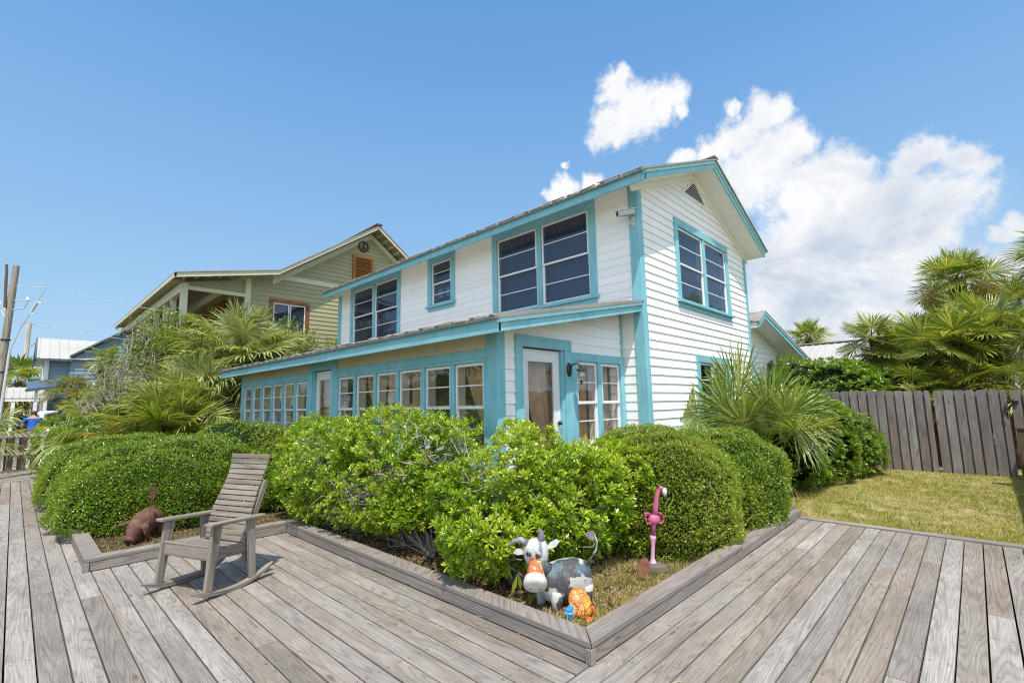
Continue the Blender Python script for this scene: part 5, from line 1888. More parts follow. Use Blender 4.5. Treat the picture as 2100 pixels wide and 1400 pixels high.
def cow():
    O = np.array((3.055, 2.425, .222))
    r = empty('cow_sculpture', O, 'painted metal cow sculpture with a big orange muzzle at the corner of the bed', 'sculpture')
    r.scale = (.95, .95, .97)
    F = norm((-.94, .34, 0)); S = np.array((-F[1], F[0], 0))     # forward, left
    S = -np.array((F[1], -F[0], 0)) if False else S
    cm = cow_mat()
    def q(a, b, c): return U_ * a + K_ * b + Z_ * c            # image right, towards viewer, up
    mb = MB()
    prof = [(-.225, .02, .02, 0.), (-.222, .07, .085, 0), (-.20, .105, .125, 0), (-.14, .128, .150, 0), (-.05, .135, .162, -.004), (.05, .135, .160, -.004), (.13, .125, .145, .0), (.19, .10, .118, .012), (.215, .065, .08, .02), (.22, .02, .02, .02)]
    mb.sweep([ring(F * x + Z_ * dz, S, Z_, ry, rz, 26, 2.4) for x, ry, rz, dz in prof])
    mb.build('body', cm, r, smooth=True)
    side = S if S @ K_ > 0 else -S
    for (x, sd, bot, lean) in ((.12, 1, -.205, .015), (.15, -1, -.20, .03), (-.15, 1, -.205, -.01), (-.13, -1, -.20, -.02)):
        mb = MB()
        b = F * x + side * sd * .085
        mb.tube([b + Z_ * -.03, b + Z_ * -.12 + F * lean * .5, b + Z_ * bot + F * lean], [.062, .045, .028], 12)
        mb.build('leg', cm, r, smooth=True)
    # neck
    H = q(-.225, .06, .232)
    mb = MB(); mb.tube([F * .17 + Z_ * .09, F * .22 + Z_ * .15 + K_ * .02, H * .92 + Z_ * -.02], [.075, .06, .06], 14)
    mb.build('neck', cm, r, smooth=True)
    # head: a flattened egg turned to the viewer
    f = norm(K_ * .85 + U_ * -.28 + Z_ * -.18); rr = norm(np.cross(f, Z_)); uu = np.cross(rr, f)
    mb = MB()
    mb.sweep([ring(H + f * x + uu * dz, rr, uu, a, b, 22, 2.3) for x, a, b, dz in ((-.085, .02, .02, 0), (-.08, .07, .075, 0), (-.05, .092, .10, 0), (0, .10, .112, 0), (.04, .095, .105, 0), (.065, .075, .085, 0), (.078, .045, .05, 0), (.08, .01, .01, 0))])
    hd = mb.build('head', M['headpaint'], r, smooth=True)
    # muzzle: an orange bucket with white end
    m0 = H + f * .045 - uu * .03
    md = norm(K_ * .80 - Z_ * .60 - U_ * .05)
    a = norm(np.cross(md, Z_)); b = np.cross(a, md)
    mb = MB()
    mb.sweep([ring(m0 + md * x, a, b, ra, ra * .95, 24) for x, ra in ((0, .044), (.05, .053), (.12, .070), (.19, .087), (.208, .092), (.214, .090))], False)
    mz = mb.build('muzzle', M['orangerust'], r, smooth=True)
    mb = MB()
    mb.sweep([ring(m0 + md * x, a, b, ra, ra * .95, 24) for x, ra in ((.165, .0825), (.20, .0925), (.213, .0912), (.226, .084), (.236, .06), (.24, .02))])
    mb.build('muzzle_end', M['oldwhite'], mz, smooth=True)
    end = m0 + md * .233
    mb = MB()
    vdir = norm(np.cross(md, a))
    if vdir[2] > 0: vdir = -vdir
    for s in (-1, 1): mb.ball(end + a * s * .036 + vdir * .022 - md * .006, (.014, .014, .012), 10, 8)
    mb.build('nostrils', M['black'], mz, smooth=True)
    # drip marks where muzzle meets the face
    for s, dy in ((-1, 0), (1, .008)):
        e = H + f * .066 + rr * s * .038 + uu * (.022 + dy)
        mb = MB(); mb.ball(e, (.029, .029, .029), 14, 10); ey = mb.build('eye', M['greyball'], r, smooth=True)
        mb = MB(); mb.ball(e + f * .013, (.020, .020, .020), 12, 8); mb.build('pupil', M['black'], ey, smooth=True)
        mb = MB(); mb.ball(e + f * .031 + uu * .004 - rr * .004, (.003, .003, .003), 6, 5); mb.build('glint', M['oldwhite'], ey)
    # horns
    h0 = H + uu * .085
    # rr points to image left or right
    left = -U_; right = U_
    mb = MB(); st = H + left * .07 + uu * .07
    mb.tube([st, st + left * .05 + Z_ * .035, st + left * .105 + Z_ * .025, st + left * .15 - Z_ * .02], [.028, .025, .018, .007], 10)
    mb.build('horn', M['hornmetal'], r, smooth=True)
    mb = MB(); st = H + right * .035 + uu * .085
    mb.tube([st, st + Z_ * .035 + right * .012, st + Z_ * .075 + right * .012, st + Z_ * .105 - right * .004], [.03, .028, .022, .008], 10)
    mb.build('horn', M['hornmetal'], r, smooth=True)
    # ears
    for s, z0, out, up in ((-1, .012, .115, -.008), (1, .035, .12, .05)):
        mb = MB(); st = H + U_ * s * .075 + Z_ * z0
        d = U_ * s
        pts = [st, st + d * out * .35 + Z_ * (.028 + up * .3), st + d * out * .75 + Z_ * (.026 + up * .8), st + d * out + Z_ * up, st + d * out * .7 + Z_ * (-.022 + up * .6), st + d * out * .3 + Z_ * (-.02 + up * .2)]
        mb.poly(pts, K_, .006); mb.build('ear', M['oldwhite'], r)
    # tail with a flat grey tuft
    mb = MB()
    t0 = q(.185, .0, .13)
    pts = [t0, t0 + U_ * .045 + Z_ * .04, t0 + U_ * .085 + Z_ * .10, t0 + U_ * .095 + Z_ * .165, t0 + U_ * .07 + Z_ * .225]
    mb.tube(pts, [.017, .016, .014, .013, .012], 8, squash=.5); tl = mb.build('tail', cm, r, smooth=True)
    mb = MB(); e = pts[-1]
    mb.poly([e + U_ * .012, e - U_ * .02 + Z_ * .018, e - U_ * .075 - Z_ * .0, e - U_ * .07 - Z_ * .02, e - U_ * .05 - Z_ * .03, e - U_ * .01 - Z_ * .06, e + U_ * .015 - Z_ * .03], K_, .006)
    mb.build('tail_tuft', M['hornmetal'], tl)


def orange_mat():
    t = NT('rusty_orange_paint')
    p = t.obj
    col = t.ramp(t.noise(t.vmath('MULTIPLY', p, (4, 4, 14)), 1.6, 4, .6, .3), [(.36, (.20, .055, .02)), (.45, (.50, .15, .03)), (.53, (.42, .15, .04)), (.585, (.66, .58, .48)), (.64, (.5, .17, .04))])
    col = t.mix(t.maprange(t.noise(p, 45, 4, .7), .45, .7, 0, .55), col, (.13, .05, .025))
    t.principled(col, .45, .5, t.bump(t.noise(p, 30, 3, .6), .25, .004))
    return t.m


M['orangerust'] = orange_mat()


def headpaint():
    t = NT('cow_head_paint')
    p = t.obj
    col = t.mix(t.maprange(t.noise(p, 22, 5, .7), .50, .66, 0, .6), (.54, .54, .55), (.26, .24, .24))
    band = t.vmath('DOT_PRODUCT', t.vmath('SUBTRACT', p, tuple(U_ * -.195 + K_ * .12)), tuple(U_))
    b = t.math('MULTIPLY', t.maprange(t.math('ABSOLUTE', band), .012, .02, 1, 0), t.maprange(t.n('ShaderNodeSeparateXYZ', {0: p}).outputs[2], .22, .25, 0, 1))
    col = t.mix(t.math('MULTIPLY', b, .8), col, (.09, .13, .18))
    col = t.mix(t.maprange(t.noise(p, 30, 4, .7), .60, .66, 0, .9), col, (.32, .13, .05))
    t.principled(col, .45, .5)
    return t.m


def oldwhite():
    t = NT('chipped_white_paint')
    p = t.obj
    col = t.mix(t.maprange(t.noise(p, 22, 5, .7), .52, .66, 0, .8), (.60, .585, .55), (.30, .24, .19))
    t.principled(col, .45, .5)
    return t.m


M['oldwhite'] = oldwhite()
M['hornmetal'] = rust_mat('grey_horn_metal', (.12, .11, .13), (.22, .21, .25), (.32, .31, .34))
M['headpaint'] = headpaint()
M['greyball'] = plain('grey_eye_paint', (.30, .29, .28), .3)
cow()


def turtle():
    O = np.array((2.945, 2.19, .135))
    r = empty('turtle_sculpture', O, 'small orange metal turtle with a blue and white head, at the bed corner', 'sculpture')
    r.scale = (.9, .9, .9)
    t = NT('turtle_shell_paint')
    p = t.obj
    vo = t.n('ShaderNodeTexVoronoi', {'Vector': p, 'Scale': 21.0, 'Randomness': .55}, feature='DISTANCE_TO_EDGE')
    line = t.maprange(vo.outputs['Distance'], .03, .055, 1, 0)
    col = t.ramp(t.noise(p, 11, 4, .6), [(.35, (.50, .12, .02)), (.5, (.68, .24, .03)), (.65, (.78, .34, .06))])
    col = t.mix(line, col, (.10, .05, .03))
    t.principled(col, .45, .4)
    n = norm(K_ * .78 + Z_ * .52 + U_ * .12)
    a = norm(U_ * .38 + Z_ * -.80 + K_ * .45); a = norm(a - n * (a @ n)); b = np.cross(n, a)
    mb = MB()
    rings = []
    for (h, s) in ((-.006, .7), (0.0, 1.0), (.012, .97), (.028, .80), (.038, .52), (.043, .2), (.044, .02)):
        rings.append(ring(n * h - a * .02, a, b, .118 * s, .092 * s, 8 if False else 12, 2.0))
    mb.sweep(rings); sh = mb.build('shell', t.m, r)
    mb = MB(); hc = U_ * -.10 + Z_ * -.035 + K_ * .05
    hd = norm(U_ * -.5 + K_ * .75 + Z_ * .0)
    mb.board(hc - hd * .045, hc + hd * .034, .064, .088, w1=.054, t1=.075)
    h = mb.build('head', plain('blue_paint', (.02, .26, .62), .4), r, bevel=.012)
    mb = MB(); mb.board(hc - hd * .02 + Z_ * .012, hc + hd * .0352 + Z_ * .008, .0635, .012, w1=.0575); mb.build('head_band', M['oldwhite'], h)
    mb = MB(); mb.board(U_ * -.05 + Z_ * -.03 + K_ * .02, hc, .05, .06); mb.build('neck', M['orangerust'], r, bevel=.01)
    om = plain('orange_paint', (.72, .16, .03), .45)
    for (c0, d) in ((U_ * .05 + Z_ * -.085 + K_ * .06, U_ * .02 + K_ * .06 + Z_ * -.035), (U_ * -.095 + Z_ * -.08, U_ * -.025 + Z_ * -.03 + K_ * .02), (U_ * .09 + Z_ * -.02, U_ * .03 + Z_ * -.05), (U_ * .0 + Z_ * -.09 + K_ * .03, K_ * .04 + Z_ * -.03)):
        mb = MB(); mb.board(c0 - d * .3, c0 + d, .05, .02, w1=.035); mb.build('flipper', om, r, bevel=.005)


def flamingo():
    O = np.array((4.12, 2.235, .05))
    r = empty('flamingo_sculpture', O, 'pink metal flamingo standing on a grey wooden stump in the bed', 'sculpture')
    def pm(n, a, b):
        t = NT(n); p = t.obj
        col = t.mix(t.maprange(t.noise(p, 12, 4, .6), .4, .65, 0, 1), a, b)
        t.principled(col, .5, .4); return t.m
    pk = pm('faded_pink_paint', (.66, .36, .48), (.58, .30, .42)); hot = pm('hot_pink_paint', (.46, .085, .18), (.46, .12, .23))
    mb = MB()
    mb.sweep([ring(Z_ * z + U_ * dx, U_, K_, a, b, 12, 2.6) for z, a, b, dx in ((-.03, .11, .08, .02), (.03, .115, .085, .02), (.065, .10, .075, .01), (.085, .06, .05, -.01), (.09, .02, .02, -.01))])
    mb.build('stump', M['darkwoodgrey'], r)
    mb = MB()
    mb.tube([Z_ * .08 + U_ * -.01, Z_ * .095 + U_ * -.006, Z_ * .13 + U_ * -.012, Z_ * .25 + U_ * 0, Z_ * .285, Z_ * .30 + U_ * .002, Z_ * .318 + U_ * .004], [.045, .024, .018, .018, .026, .028, .026], 12)
    mb.build('leg', pk, r, smooth=True)
    mb = MB(); mb.tube([Z_ * .316 + U_ * .006, Z_ * .40 + U_ * .012, Z_ * .43 + U_ * .016], [.019, .020, .03], 12); mb.build('upper_leg', hot, r, smooth=True)
    # body: a scoop with two curled wings
    mb = MB()
    mb.sweep([ring(Z_ * z + U_ * dx, U_, K_, a, b, 14) for z, a, b, dx in ((.41, .02, .018, .015), (.43, .045, .035, .018), (.46, .062, .045, .02), (.49, .05, .035, .024), (.505, .03, .02, .026))])
    mb.build('body', hot, r, smooth=True)
    for s in (-1, 1):
        mb = MB()
        pts = [Z_ * (.475 + .045 * math.sin(t)) + U_ * (.02 + s * (.052 + .032 * math.cos(t))) + K_ * .01 for t in np.linspace(-2.6, 1.9, 12)]
        for p, q_ in zip(pts[:-1], pts[1:]): mb.board(p, q_ + (q_ - p) * .1, .045, .007, up=np.cross(q_ - p, K_))
        mb.build('wing', hot, r)
    mb = MB()
    pts = [Z_ * .48 + U_ * .025, Z_ * .56 + U_ * .04, Z_ * .63 + U_ * .05, Z_ * .69 + U_ * .068, Z_ * .725 + U_ * .085, Z_ * .735 + U_ * .10]
    mb.tube(pts, [.030, .025, .022, .019, .017, .019], 12, squash=.7); mb.build('neck', hot, r, smooth=True)
    mb = MB(); mb.ball(Z_ * .732 + U_ * .102, (.026, .026, .024), 12, 8); mb.build('head', hot, r, smooth=True)
    mb = MB(); mb.tube([Z_ * .728 + U_ * .115, Z_ * .705 + U_ * .128 + K_ * .01, Z_ * .668 + U_ * .128 + K_ * .015], [.020, .021, .017], 10); bk = mb.build('beak', M['oldwhite'], r, smooth=True)
    mb = MB(); mb.tube([Z_ * .672 + U_ * .128 + K_ * .015, Z_ * .64 + U_ * .122 + K_ * .015, Z_ * .618 + U_ * .112 + K_ * .015], [.0175, .014, .006], 10); mb.build('beak_tip', M['black'], bk, smooth=True)
    mb = MB(); mb.tube([Z_ * .735 + U_ * .14, Z_ * .70 + U_ * .146, Z_ * .66 + U_ * .136], [.010, .011, .006], 8); mb.build('beak_rim', pk, bk, smooth=True)


M['darkwoodgrey'] = wood_mat('grey_stump_wood', [(.16, .145, .12), (.24, .22, .18)], .8, 6, False)


def leaf_stake():
    O = np.array((3.83, 2.20, .05))
    r = empty('leaf_stake', O, 'flat rusty leaf shaped garden stake left of the flamingo', 'garden stake')
    n = norm(K_ * .8 - U_ * .5)
    a = norm(np.cross(Z_, n)); tilt = norm(Z_ + a * .18)
    pts = []
    for t in np.linspace(0, 2 * PI, 22, False):
        w = .05 * (1 + .12 * math.sin(5 * t)); 
        pts.append(a * w * math.sin(t) + tilt * (.125 + .085 * math.cos(t) * (1 + .06 * math.sin(7 * t))))
    mb = MB(); mb.poly(pts, n, .006); mb.build('plate', M['rustleaf'], r)
    mb = MB(); mb.tube([tilt * .06 - n * .004, Z_ * -.03], .005, 6); mb.build('stake', M['rust'], r)


turtle(); flamingo(); leaf_stake()


# ================================================================== FENCES
def board_fence(name, label, y0, y1, cat='fence', group=None):
    x = 12.6
    r = empty(name, (x, (y0 + y1) / 2, .09), label, cat, group)
    mb = MB(); y = y1
    def topz(yy): return 1.665 + .022 * yy
    k = 0
    while y > y0 + .05:
        w = rnd(.122, .134)
        a = y - w
        if a < y0: a = y0
        zt = topz(y) + rnd(-.005, .005); c = .018
        zb = .07 + rnd(-.02, .02)
        pts = [(x, a, zb), (x, a, zt - c), (x, a + c, zt), (x, y - c, zt), (x, y, zt - c), (x, y, zb)]
        o = rnd(0, 40); q = rnd(0, 40)
        xo = rnd(-.010, .010)
        front = [(px - .02 + xo, py, pz) for px, py, pz in pts]; back = [(px + xo, py, pz) for px, py, pz in pts]
        uvf = [(o + pz, q + py) for _, py, pz in pts]
        n = len(pts)
        mb.add(front + back, [tuple(range(n)), tuple(range(2 * n - 1, n - 1, -1))] + [(i, n + i, n + (i + 1) % n, (i + 1) % n) for i in range(n)],
               [uvf, uvf[::-1]] + [[uvf[i], uvf[i], uvf[(i + 1) % n], uvf[(i + 1) % n]] for i in range(n)])
        y = a - rnd(.022, .034)
        k += 1
    child(mb, 'front_boards', M['fencewood'], r)
    mb = MB(); y = y1 - .13
    while y > y0 + .1:
        mb.board((x + .034, y - .07, .07), (x + .034, y - .07, topz(y) - rnd(.01, .04)), .22, .018, up=(-1, 0, 0)); y -= .225
    child(mb, 'rear_boards', M['fencewood'], r)
    mb = MB()
    for z in (.35, .95, 1.5): mb.board((x + .06, y0, z), (x + .06, y1, z), .03, .08)
    child(mb, 'rails', M['fencewood'], r)
    return r


board_fence('board_fence', 'grey board on board fence left of the gate gap, behind the round shrub', .64, 4.6)
gt = board_fence('fence_gate', 'grey board gate right of the narrow gap in the fence', -.42, .585, 'gate')
mb = MB()
mb.board((12.565, -.40, 1.445), (12.565, -.56, 1.445), .02, .022); mb.tube([(12.56, -.49, 1.37), (12.56, -.49, 1.48)], .012, 6); mb.board((12.56, -.46, 1.425), (12.56, -.56, 1.425), .03, .012)
child(mb, 'bolt_latch', M['black'], gt)
mb = MB(); mb.board((12.57, -.385, 1.33), (12.57, -.385, 1.27), .05, .012, up=(1, 0, 0)); mb.tube([(12.555, -.385, 1.30), (12.53, -.39, 1.25), (12.55, -.40, 1.14)], [.012, .015, .012], 7)
child(mb, 'handle', M['black'], gt)
board_fence('board_fence', 'grey board fence at the right frame edge, right of the gate', -2.6, -.47)
mb = MB(); mb.board((11.4, -.52, 0), (11.4, -.52, 1.01), .16, .16); mb.board((11.4, -.52, 1.012), (11.4, -.52, 1.04), .19, .19)
po = mb.build('wooden_post', M['darkwood']); tag(po, 'short dark wooden post at the right edge of the lawn', 'post')
# fence along the lawn just outside the frame: it throws the shadow on the grass
r_ = empty('side_fence', (9.5, -1.02, 0), 'tall board fence along the right side of the lawn', 'fence')
mb = MB(); x = 6.9
while x < 12.4:
    mb.board((x, -1.02, .0), (x, -1.02, 1.93 + rnd(-.02, .02)), .19, .02, up=(0, 1, 0)); x += .20
child(mb, 'front_boards', M['fencewood'], r_)
mb = MB()
for z in (.4, 1.5): mb.board((6.8, -1.05, z), (12.5, -1.05, z), .03, .09)
child(mb, 'rails', M['fencewood'], r_)


def low_fence():
    Y = 19.5
    r = empty('low_fence', (0, Y, 0), 'low pale slatted fence closing the far end of the deck', 'fence')
    mb = MB(); x = -1.4
    while x < 1.6:
        mb.board((x, Y - .06, .02), (x, Y - .06, 1.0 if int(x * 100) % 3 else 1.08), .075, .03, up=(0, 1, 0)); x += .255
    child(mb, 'pickets', M['picketwhite'], r)
    mb = MB(); mb.board((-1.5, Y - .09, .97), (1.6, Y - .09, .97), .04, .11); child(mb, 'rail', M['palewood'], r)
    mb = MB(); mb.board((-1.5, Y - .09, .47), (1.6, Y - .09, .47), .04, .09); child(mb, 'rail', M['palewood'], r)
    mb = MB(); x = -1.45
    while x < 1.6: mb.board((x, Y + .02, .02), (x, Y + .02, .93), .16, .02, up=(0, 1, 0)); x += .166
    child(mb, 'back_boards', wood_mat('brown_back_boards', [(.26, .20, .16), (.34, .27, .22)], .6, 6, False), r)


low_fence()


# ================================================================== POLES AND WIRES
def utility_pole():
    B = np.array((-.36, 17.2, 0)); T = np.array((-.25, 17.2, 5.3))
    r = empty('utility_pole', B, 'weathered wooden utility pole with wires and a light arm at the left edge', 'pole')
    mb = MB(); mb.tube([B, B * .5 + T * .5, T], [.095, .082, .065], 14); child(mb, 'pole', M['polewood'], r)
    d = T - B
    def at(z): return B + d * (z / 5.3)
    mb = MB(); mb.tube([at(4.2) + U_ * -.02 + K_ * .1, at(4.9) + U_ * -.10 + K_ * .1, at(5.15) + U_ * -.14 + K_ * .08, at(5.32) + U_ * -.17 + K_ * .08], [.03, .03, .028, .025], 8); child(mb, 'brace', M['darkwood'], r)
    mb = MB(); mb.tube([at(1) + U_ * .15, at(3.1) + U_ * .15], [.035, .03], 10); mb.tube([at(3.1) + U_ * .15, at(3.7) + U_ * .34, at(4.05) + U_ * .52], .014, 6); child(mb, 'conduit', M['grey'], r)
    mb = MB()
    for z in (1.9, 2.6, 3.4): c = at(z); mb.tube([c - Z_ * .012, c + Z_ * .012], .10, 14)
    child(mb, 'bands', M['black'], r)
    mb = MB()
    mb.tube([at(4.15), at(4.2) + U_ * .36, at(4.35) + U_ * .42], .016, 6); mb.tube([at(4.4), at(4.38) + U_ * .42], .012, 6)
    mb.tube([at(4.0), at(4.25) - U_ * .2, at(4.6) - U_ * .42], .014, 6); mb.tube([at(3.85), at(4.12) - U_ * .2, at(4.2) - U_ * .75], .02, 6)
    child(mb, 'arms', M['grey'], r)
    mb = MB()
    for c in (at(4.42) + U_ * .42, at(4.62) - U_ * .43): mb.tube([c - Z_ * .05, c - Z_ * .02, c + Z_ * .02, c + Z_ * .06], [.02, .04, .03, .02], 8)
    child(mb, 'insulators', M['paper'], r)
    mb = MB(); mb.tube([at(4.1) + U_ * .55, at(4.32) + U_ * .66], .03, 8); mb.tube([at(4.32) + U_ * .66, at(4.7) + U_ * .84], .008, 5); mb.board(at(4.08) + U_ * .52, at(4.05) + U_ * .68, .03, .03); mb.board(at(4.36) + U_ * .66, at(4.3) + U_ * .80, .03, .03)
    child(mb, 'cutout_fuse', M['grey'], r)
    # second, farther pole with a street lamp
    r2 = empty('street_lamp', (.2, 40, 0), 'grey pole with a small street lamp head far behind the utility pole', 'street lamp')
    mb = MB(); mb.tube([(.22, 40, 0), (.22, 40, 6.9)], [.16, .12], 10); child(mb, 'pole', M['palewood'], r2)
    mb = MB(); mb.tube([(.22, 40, 5.4), (.6, 39.7, 5.75), (.85, 39.5, 5.65)], .035, 6); child(mb, 'arm', M['grey'], r2)
    mb = MB(); mb.ball((.92, 39.4, 5.58), (.22, .22, .12), 12, 8); child(mb, 'lamp_head', M['sash'], r2)
    # wires
    def wire(a, b, sag, label):
        a = np.array(a, float); b = np.array(b, float)
        mb = MB(); pts = [a + (b - a) * f - Z_ * sag * 4 * f * (1 - f) for f in np.linspace(0, 1, 15)]
        mb.tube(pts, .007, 5); o = mb.build('overhead_wire', M['grey']); tag(o, label, 'wire', 'overhead wires at the utility pole')
    wire(at(5.0) - U_ * 3, at(4.72) + U_ * .86, .02, 'thin overhead wire crossing the pole near its top')
    wire(at(4.72) + U_ * .86, at(4.6) + U_ * 9 + np.array((2, 6, .6)), .5, 'thin overhead wire running right from the fuse towards the olive house')
    wire(at(3.9) + U_ * .1, at(3.7) + U_ * 9 + np.array((2, 6, .5)), .5, 'lowest thin overhead wire running right from the pole')
    wire(at(4.42) + U_ * -.05, at(9.5) - U_ * 1.2 + K_ * 3, .1, 'dark overhead wire rising steeply to the upper left from the pole')


utility_pole()


# ================================================================== PERSON, CART, CAR
def person():
    px, py = .44, 21.0
    r = empty('person', (px, py, 0), 'person in a blue T-shirt seen from behind, beyond the low fence', 'person')
    shirt = plain('blue_tshirt', (.01, .12, .55), .8, var=.2, scale=6); skin = plain('tanned_skin', (.42, .24, .16), .5); dark = plain('brown_hair', (.07, .04, .02), .7); shorts = plain('khaki_shorts', (.25, .21, .15), .8)
    def skinned(name, verts, edges, radii, mat, parent, root=0):
        me = bpy.data.meshes.new(name); me.from_pydata(verts, edges, []); o = bpy.data.objects.new(name, me); COL.objects.link(o); o.parent = parent
        me.materials.append(mat)
        md = o.modifiers.new('skin', 'SKIN')
        lay = me.skin_vertices[0].data if me.skin_vertices else None
        if lay is None:
            me.update(); lay = me.skin_vertices[0].data
        for i, rr in enumerate(radii):
            lay[i].radius = rr if isinstance(rr, tuple) else (rr, rr)
        lay[root].use_root = True
        md.use_smooth_shade = True
        s = o.modifiers.new('sub', 'SUBSURF'); s.levels = 2; s.render_levels = 2
        return o
    # whole body in one skin, facing away (+y), leaning forward a little with the arms in front
    V = [(0, 0, .93), (0, .03, 1.12), (0, .07, 1.30), (0, .10, 1.42), (0, .17, 1.47), (0, .24, 1.54), (0, .28, 1.60),
         (.10, 0, .86), (.12, .03, .48), (.12, -.01, .09), (.12, .12, .05), (-.10, 0, .86), (-.12, .02, .48), (-.12, -.02, .09), (-.12, .11, .05),
         (.16, .09, 1.39), (.225, .10, 1.16), (.20, .30, 1.02), (.18, .38, 1.0), (-.16, .09, 1.39), (-.225, .11, 1.16), (-.20, .31, 1.02), (-.18, .39, 1.0)]
    E = [(0, 1), (1, 2), (2, 3), (3, 4), (4, 5), (5, 6), (0, 7), (7, 8), (8, 9), (9, 10), (0, 11), (11, 12), (12, 13), (13, 14), (3, 15), (15, 16), (16, 17), (17, 18), (3, 19), (19, 20), (20, 21), (21, 22)]
    Rr = [(.11, .085), (.10, .075), (.12, .085), (.085, .055), .042, .07, .06, .09, .058, .042, .035, .09, .058, .042, .035, .062, .046, .034, .04, .062, .046, .034, .04]
    skinned('body', V, E, Rr, skin, r)
    V2 = [(0, 0, .95), (0, .03, 1.12), (0, .07, 1.30), (0, .10, 1.425), (.16, .09, 1.39), (.205, .095, 1.25), (-.16, .09, 1.39), (-.205, .10, 1.25)]
    skinned('t_shirt', V2, [(0, 1), (1, 2), (2, 3), (3, 4), (4, 5), (3, 6), (6, 7)], [(.135, .105), (.13, .105), (.15, .11), (.135, .10), .072, .06, .072, .06], shirt, r)
    V3 = [(0, 0, .93), (.10, 0, .82), (.12, .02, .55), (-.10, 0, .82), (-.12, .02, .55)]
    skinned('shorts', V3, [(0, 1), (1, 2), (0, 3), (3, 4)], [(.16, .125), .105, .085, .105, .085], shorts, r)
    mb = MB(); mb.ball((0, .235, 1.565), (.078, .09, .09), 14, 10); mb.build('hair', dark, r, smooth=True)


person()


def cart():
    r = empty('utility_cart', (1.02, 22.0, 0), 'white and green utility cart parked beyond the low fence', 'cart')
    white = M['sash']; green = plain('dark_green_panel', (.02, .20, .12), .5)
    mb = MB(); mb.box(.72, 21.5, .35, 1.55, 22.6, .80); child(mb, 'bed', white, r, bevel=.03)
    mb = MB(); mb.box(.95, 21.45, .95, 1.5, 21.49, 1.22); child(mb, 'side_panel', green, r)
    mb = MB()
    for z in (.90, 1.26): mb.board((.72, 21.47, z), (1.6, 21.47, z), .05, .05)
    for x in (.75, .95, 1.2, 1.5): mb.board((x, 21.47, .8), (x, 21.47, 1.27), .045, .045)
    mb.board((.72, 21.5, .8), (.62, 22.3, 1.62), .07, .05); mb.board((.85, 21.6, .8), (.72, 22.4, 1.62), .05, .04)
    child(mb, 'rails', white, r)
    mb = MB(); mb.board((.58, 22.3, 1.55), (.9, 22.5, 1.62), .5, .05); child(mb, 'canopy', white, r)
    for x in (.85, 1.45):
        for y in (21.44, 22.66):
            mb = MB(); mb.tube([(x, y - .05, .26), (x, y + .05, .26)], .25, 16); w = child(mb, 'wheel', M['black'], r)
            mb = MB(); mb.tube([(x, y - .056, .26), (x, y + .056, .26)], .12, 12); child(mb, 'hub', green, w)


cart()


def parked_car():
    r = empty('parked_car', (-.1, 31, 0), 'dark parked car half hidden behind the palm fronds at the left edge', 'car')
    body = plain('dark_car_paint', (.03, .032, .035), .25, spec=.6, var=.05)
    mb = MB()
    prof = [(-2.2, .45), (-2.25, .75), (-2.1, .95), (-1.2, 1.05), (-.55, 1.48), (.75, 1.52), (1.55, 1.12), (2.15, 1.02), (2.25, .7), (2.2, .42)]
    x0 = -.5
    rings = []
    for f, y in ((.0, -.86), (1, -.80), (1, .80), (0, .86)):
        pts = []
        for (a, z) in prof:
            zz = z if (f or z < 1.06) else 1.0
            pts.append((x0 + a, 31 + y, zz))
        rings.append(np.array(pts))
    mb.sweep(rings); child(mb, 'body', body, r, bevel=.05)
    gl = plain('car_glass', (.03, .035, .04), .05, spec=.8)
    mb = MB()
    mb.poly([(x0 - .95, 30.19, 1.1), (x0 - .5, 30.19, 1.42), (x0 + .7, 30.19, 1.46), (x0 + 1.3, 30.19, 1.12)], (0, -1, 0), .012)
    mb.poly([(x0 + .85, 30.3, 1.50), (x0 + 1.5, 30.3, 1.16), (x0 + 1.5, 31.7, 1.16), (x0 + .85, 31.7, 1.50)], (.5, 0, .9), .012)
    child(mb, 'side_window', gl, r)
    for a in (-1.4, 1.4):
        for y in (30.12, 31.88):
            mb = MB(); mb.tube([(x0 + a, y - .1, .32), (x0 + a, y + .1, .32)], .32, 18); w = child(mb, 'wheel', M['black'], r)
            mb = MB(); mb.tube([(x0 + a, y - .106, .32), (x0 + a, y + .106, .32)], .19, 14); child(mb, 'rim', M['grey'], w)
    mb = MB(); mb.ball((x0 + 2.2, 30.4, .82), (.06, .14, .07), 10, 6); child(mb, 'headlight', M['paper'], r)


parked_car()


# ================================================================== GRASS
M['grass'] = leaf_mat('dry_lawn_grass', [(0, (.13, .19, .02)), (.3, (.27, .32, .045)), (.5, (.48, .43, .13)), (.75, (.68, .55, .26)), (1, (.80, .66, .40))], .7, .35, .15)
M['straw'] = leaf_mat('dry_bed_grass', [(0, (.16, .18, .03)), (.12, (.36, .32, .08)), (.3, (.58, .47, .21)), (.75, (.70, .57, .30)), (1, (.80, .68, .44))], .8, .3, .1)
M['greenblade'] = leaf_mat('green_grass_blades', [(0, (.08, .16, .015)), (.6, (.20, .30, .03)), (1, (.36, .38, .06))], .5, .4, .3)
M['litter'] = leaf_mat('fallen_leaf_litter', [(0, (.05, .035, .02)), (.4, (.15, .09, .045)), (.8, (.30, .20, .11)), (1, (.42, .33, .2))], .8, .1, .1)


